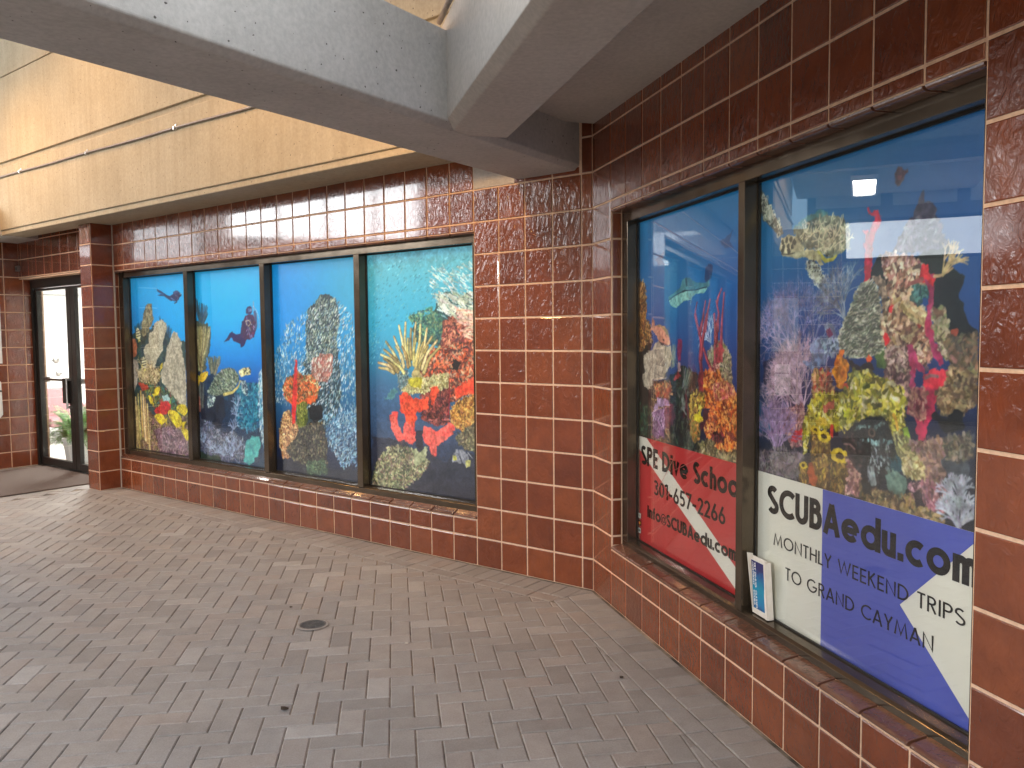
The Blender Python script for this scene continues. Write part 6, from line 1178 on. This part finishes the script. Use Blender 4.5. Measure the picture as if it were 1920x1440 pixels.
    s.fill([(.530,.881),(.562,.874),(.556,.895),(.531,.906)], [(186, 190, 40), (210, 210, 70)], .012); s.fill([(.408,.873),(.470,.859),(.477,.889),(.423,.903)], [(176, 90, 76), (196, 114, 94)], .014); s.fill([(.458,.949),(.479,.946),(.479,.995),(.463,.999)], [(196, 54, 44), (214, 76, 60)], .005); s.stroke([(.775,.883),(.787,.902),(.793,.929)], .014, .01, (206, 160, 60)); s.fill([(.804,.932),(.841,.920),(.847,.950),(.816,.962)], [(130, 160, 50), (156, 186, 70)], .014); s.reef([(.778,.958),(.847,.965),(.894,.997),(.885,1.037),(.823,1.039)], [(110, 110, 70), (150, 146, 100)], [(196, 190, 130), (120, 120, 76), (90, 86, 60)], 260, .010, elong=3)
    # tube sponges
    for q in ([(.347,.979),(.397,.973),(.398,1.186),(.357,1.194)], [(.279,1.123),(.326,1.116),(.329,1.190),(.285,1.197)], [(.386,.999),(.459,.991),(.460,1.191),(.400,1.202)], [(.468,1.060),(.557,1.048),(.551,1.185),(.464,1.197)]):
        s.fill(q, [(120, 96, 44), (156, 126, 56), (136, 106, 60), (100, 80, 44)], .006, .04, 16, shade=.2); s.dabs(q, 120, .009, [(176, 146, 70), (110, 86, 44), (90, 70, 44)])
        (xa, ya), (xb, yb), (xc, yc), (xd, yd) = q; c = ((xa+xb)/2, (ya+yb)/2); rx = (xb-xa)/2
        el = lambda k: [(c[0]+rx*k*math.cos(t), c[1]+rx*.55*k*math.sin(t)) for t in np.linspace(0, 6.28, 15)[:-1]]
        s.fill([(xa, ya), (xa+rx*.2, ya), (xd+rx*.25, yd), (xd, yd)], (84, 66, 38), .004, a=.6); s.fill([(xb-rx*.3, yb), (xb, yb), (xc, yc), (xc-rx*.35, yc)], (76, 58, 36), .004, a=.6)
        s.fill(el(1.08), [(206, 176, 46), (230, 204, 70)], .004); s.fill(el(.5), (70, 52, 24), .003)
    s.fill([(.373,.935),(.402,.923),(.437,.926),(.445,.950),(.388,.961)], [(176, 150, 50), (206, 180, 70)], .008); s.fill([(.333,1.114),(.363,1.101),(.385,1.143),(.379,1.185),(.335,1.188)], [(176, 90, 50), (150, 80, 50)], .01)
    s.reef([(.548,1.055),(.605,1.081),(.631,1.119),(.632,1.165),(.544,1.186),(.562,1.113)], [(140, 96, 90), (170, 126, 110)], [(206, 166, 150), (130, 90, 86)], 170, .010)
    # grouper
    body = [(.523,.998),(.539,.966),(.564,.950),(.595,.926),(.644,.904),(.691,.895),(.726,.895),(.754,.921),(.772,.959),(.784,.989),(.798,1.019),(.780,1.053),(.753,1.062),(.743,1.100),(.715,1.125),(.668,1.137),(.643,1.117),(.612,1.088),(.567,1.061),(.540,1.026)]
    s.fill(body, [(28, 34, 38), (46, 50, 52), (22, 26, 32), (56, 52, 54)], .004, .05, 17, shade=.15)
    s.fill([(.757,1.025),(.801,1.011),(.818,1.008),(.819,1.056),(.786,1.064),(.758,1.057)], [(44, 84, 96), (60, 104, 112)], .006)
    s.fill([(.528,.999),(.565,.964),(.596,.972),(.605,.996),(.629,1.027),(.633,1.064),(.606,1.085),(.567,1.061),(.540,1.026)], [(74, 56, 60), (98, 76, 76), (60, 48, 50)], .006, .04, 18)
    s.fill([(.577,.955),(.614,.935),(.662,.921),(.692,.922),(.738,.908),(.741,.923),(.698,.938),(.674,.935),(.627,.944),(.596,.959)], [(120, 156, 152), (160, 190, 182), (84, 110, 110)], .010, .03, 22, shade=.3)
    s.fill([(.609,.987),(.640,.975),(.664,.981),(.693,.969),(.728,.968),(.772,.959),(.774,.975),(.740,.991),(.711,.987),(.682,.999),(.646,.991),(.622,.998)], [(104, 142, 146), (140, 174, 172), (80, 110, 116)], .010, .03, 23, shade=.3)
    s.dabs([(.652,1.003),(.762,.992),(.758,1.057),(.667,1.112),(.659,1.039)], 60, .008, [(180, 192, 192), (120, 140, 142)], 1.9, 2.6)
    s.dabs(body, 150, .012, [(20, 24, 28), (60, 62, 62), (36, 40, 46)], None, 1.8, .7)
    s.stroke([(.528,.999),(.559,.994),(.591,1.007),(.605,1.030)], .010, .012, (26, 20, 24)); s.stroke([(.535,1.008),(.566,1.006),(.591,1.019)], .006, .006, (150, 120, 116)); s.stroke([(.651,.932),(.667,.980),(.665,1.038),(.630,1.081)], .008, .006, (16, 20, 24))
    s.stroke([(.670,.952),(.677,.953)], .030, .030, (110, 90, 80)); s.stroke([(.673,.952),(.676,.953)], .016, .016, (10, 10, 12)); s.dabs([(.660,1.072),(.690,1.067),(.691,1.108),(.667,1.112)], 16, .012, [(160, 172, 172)], 1.6, 2)
    # lower right
    s.reef([(.817,1.016),(.884,1.006),(.925,1.015),(.916,1.069),(.866,1.071),(.824,1.062)], [(150, 136, 90), (184, 170, 116), (120, 108, 76)], [(214, 200, 150), (150, 134, 90)], 300, .010); s.reef([(.847,.965),(.970,.935),(1.009,.988),(.984,1.058),(.926,1.075),(.915,1.017)], [(110, 90, 78), (146, 120, 100), (90, 76, 70)], [(180, 150, 126), (120, 96, 84), (150, 120, 116)], 420, .010); s.fill([(.991,.991),(1.083,.928),(1.087,1.068),(1.012,1.068)], [(56, 66, 80), (84, 92, 100), (44, 54, 66)], .03, .06, 19); s.reef([(.980,.934),(1.082,.907),(1.084,.977),(1.000,.997)], [(80, 78, 72), (110, 104, 90)], [(140, 130, 110), (80, 76, 66)], 220, .010)
    s.fill([(.742,1.083),(.758,1.065),(.802,1.058),(.840,1.083),(.846,1.109),(.810,1.143),(.772,1.134),(.749,1.115)], [(96, 124, 114), (120, 146, 132), (84, 110, 106)], .008, .06, 20)
    s.reef([(.620,1.146),(.692,1.145),(.749,1.143),(.805,1.152),(.852,1.127),(.986,1.153),(.988,1.205),(.806,1.195),(.633,1.190)], [(96, 82, 62), (134, 114, 84), (76, 66, 56), (110, 100, 60)], [(170, 146, 106), (110, 92, 66), (150, 130, 80), (84, 74, 60)], 800, .011); s.reef([(.851,1.096),(.926,1.075),(1.003,1.084),(1.005,1.149),(.958,1.152),(.878,1.138)], [(110, 80, 84), (140, 106, 104), (80, 64, 70)], [(190, 150, 150), (150, 100, 110), (100, 76, 80)], 420, .010); s.fill([(.619,1.129),(.655,1.115),(.692,1.133),(.692,1.166),(.651,1.178)], [(40, 46, 48), (60, 62, 60)], .02)
    s.fill([(.852,1.112),(.897,1.092),(.923,1.136),(.879,1.161)], [(54, 48, 54), (76, 66, 70)], .02, .05, 21)
    for p, an in (((1.047,1.194), 1.9), ((1.052,1.183), 1.5), ((1.060,1.173), 1.2), ((1.042,1.177), 2.5), ((1.050,1.125), 1.6), ((1.045,1.126), 2.1)):
        for q in range(4): s.branch(p, an+s.rng.normal(0, .2), .034, .009, (176, 180, 190), 3, .45, .78, 2, .08)
    return s
MURALS = [
    (mural_a, P1, panes1[0], ZT1, -DG1-.0125, 'leftmost mural pane, pale sea fans and yellow fish with a small diver above'),
    (mural_b, P1, panes1[1], ZT1, -DG1-.0125, 'mural pane with a sea turtle at the reef below a purple diver'),
    (mural_c, P1, panes1[2], ZT1, -DG1-.0125, 'mural pane with a dense silver fish school and a red tube sponge'),
    (mural_d, P1, panes1[3], ZT1, -DG1-.0125, 'mural pane with cream finger coral beside an orange red sponge reef'),
    (mural_e, P2, panes2[0], ZT2, -DG2-.0125, 'tall mural above the red sign, a ray gliding over an orange coral pillar'),
    (mural_f, P2, panes2[1], ZT2, -DG2-.0125, 'largest mural above the blue sign, turtle and grey brain coral with a dark grouper')]
for fn, F, pn, zt, n, lab in MURALS:
    pr = fn(); pr.finish(); pr.sheet(F, pn[0], zt, n, 'mural_print', lab, (.82, .86, .88) if F is P1 else (.66, .66, .68))
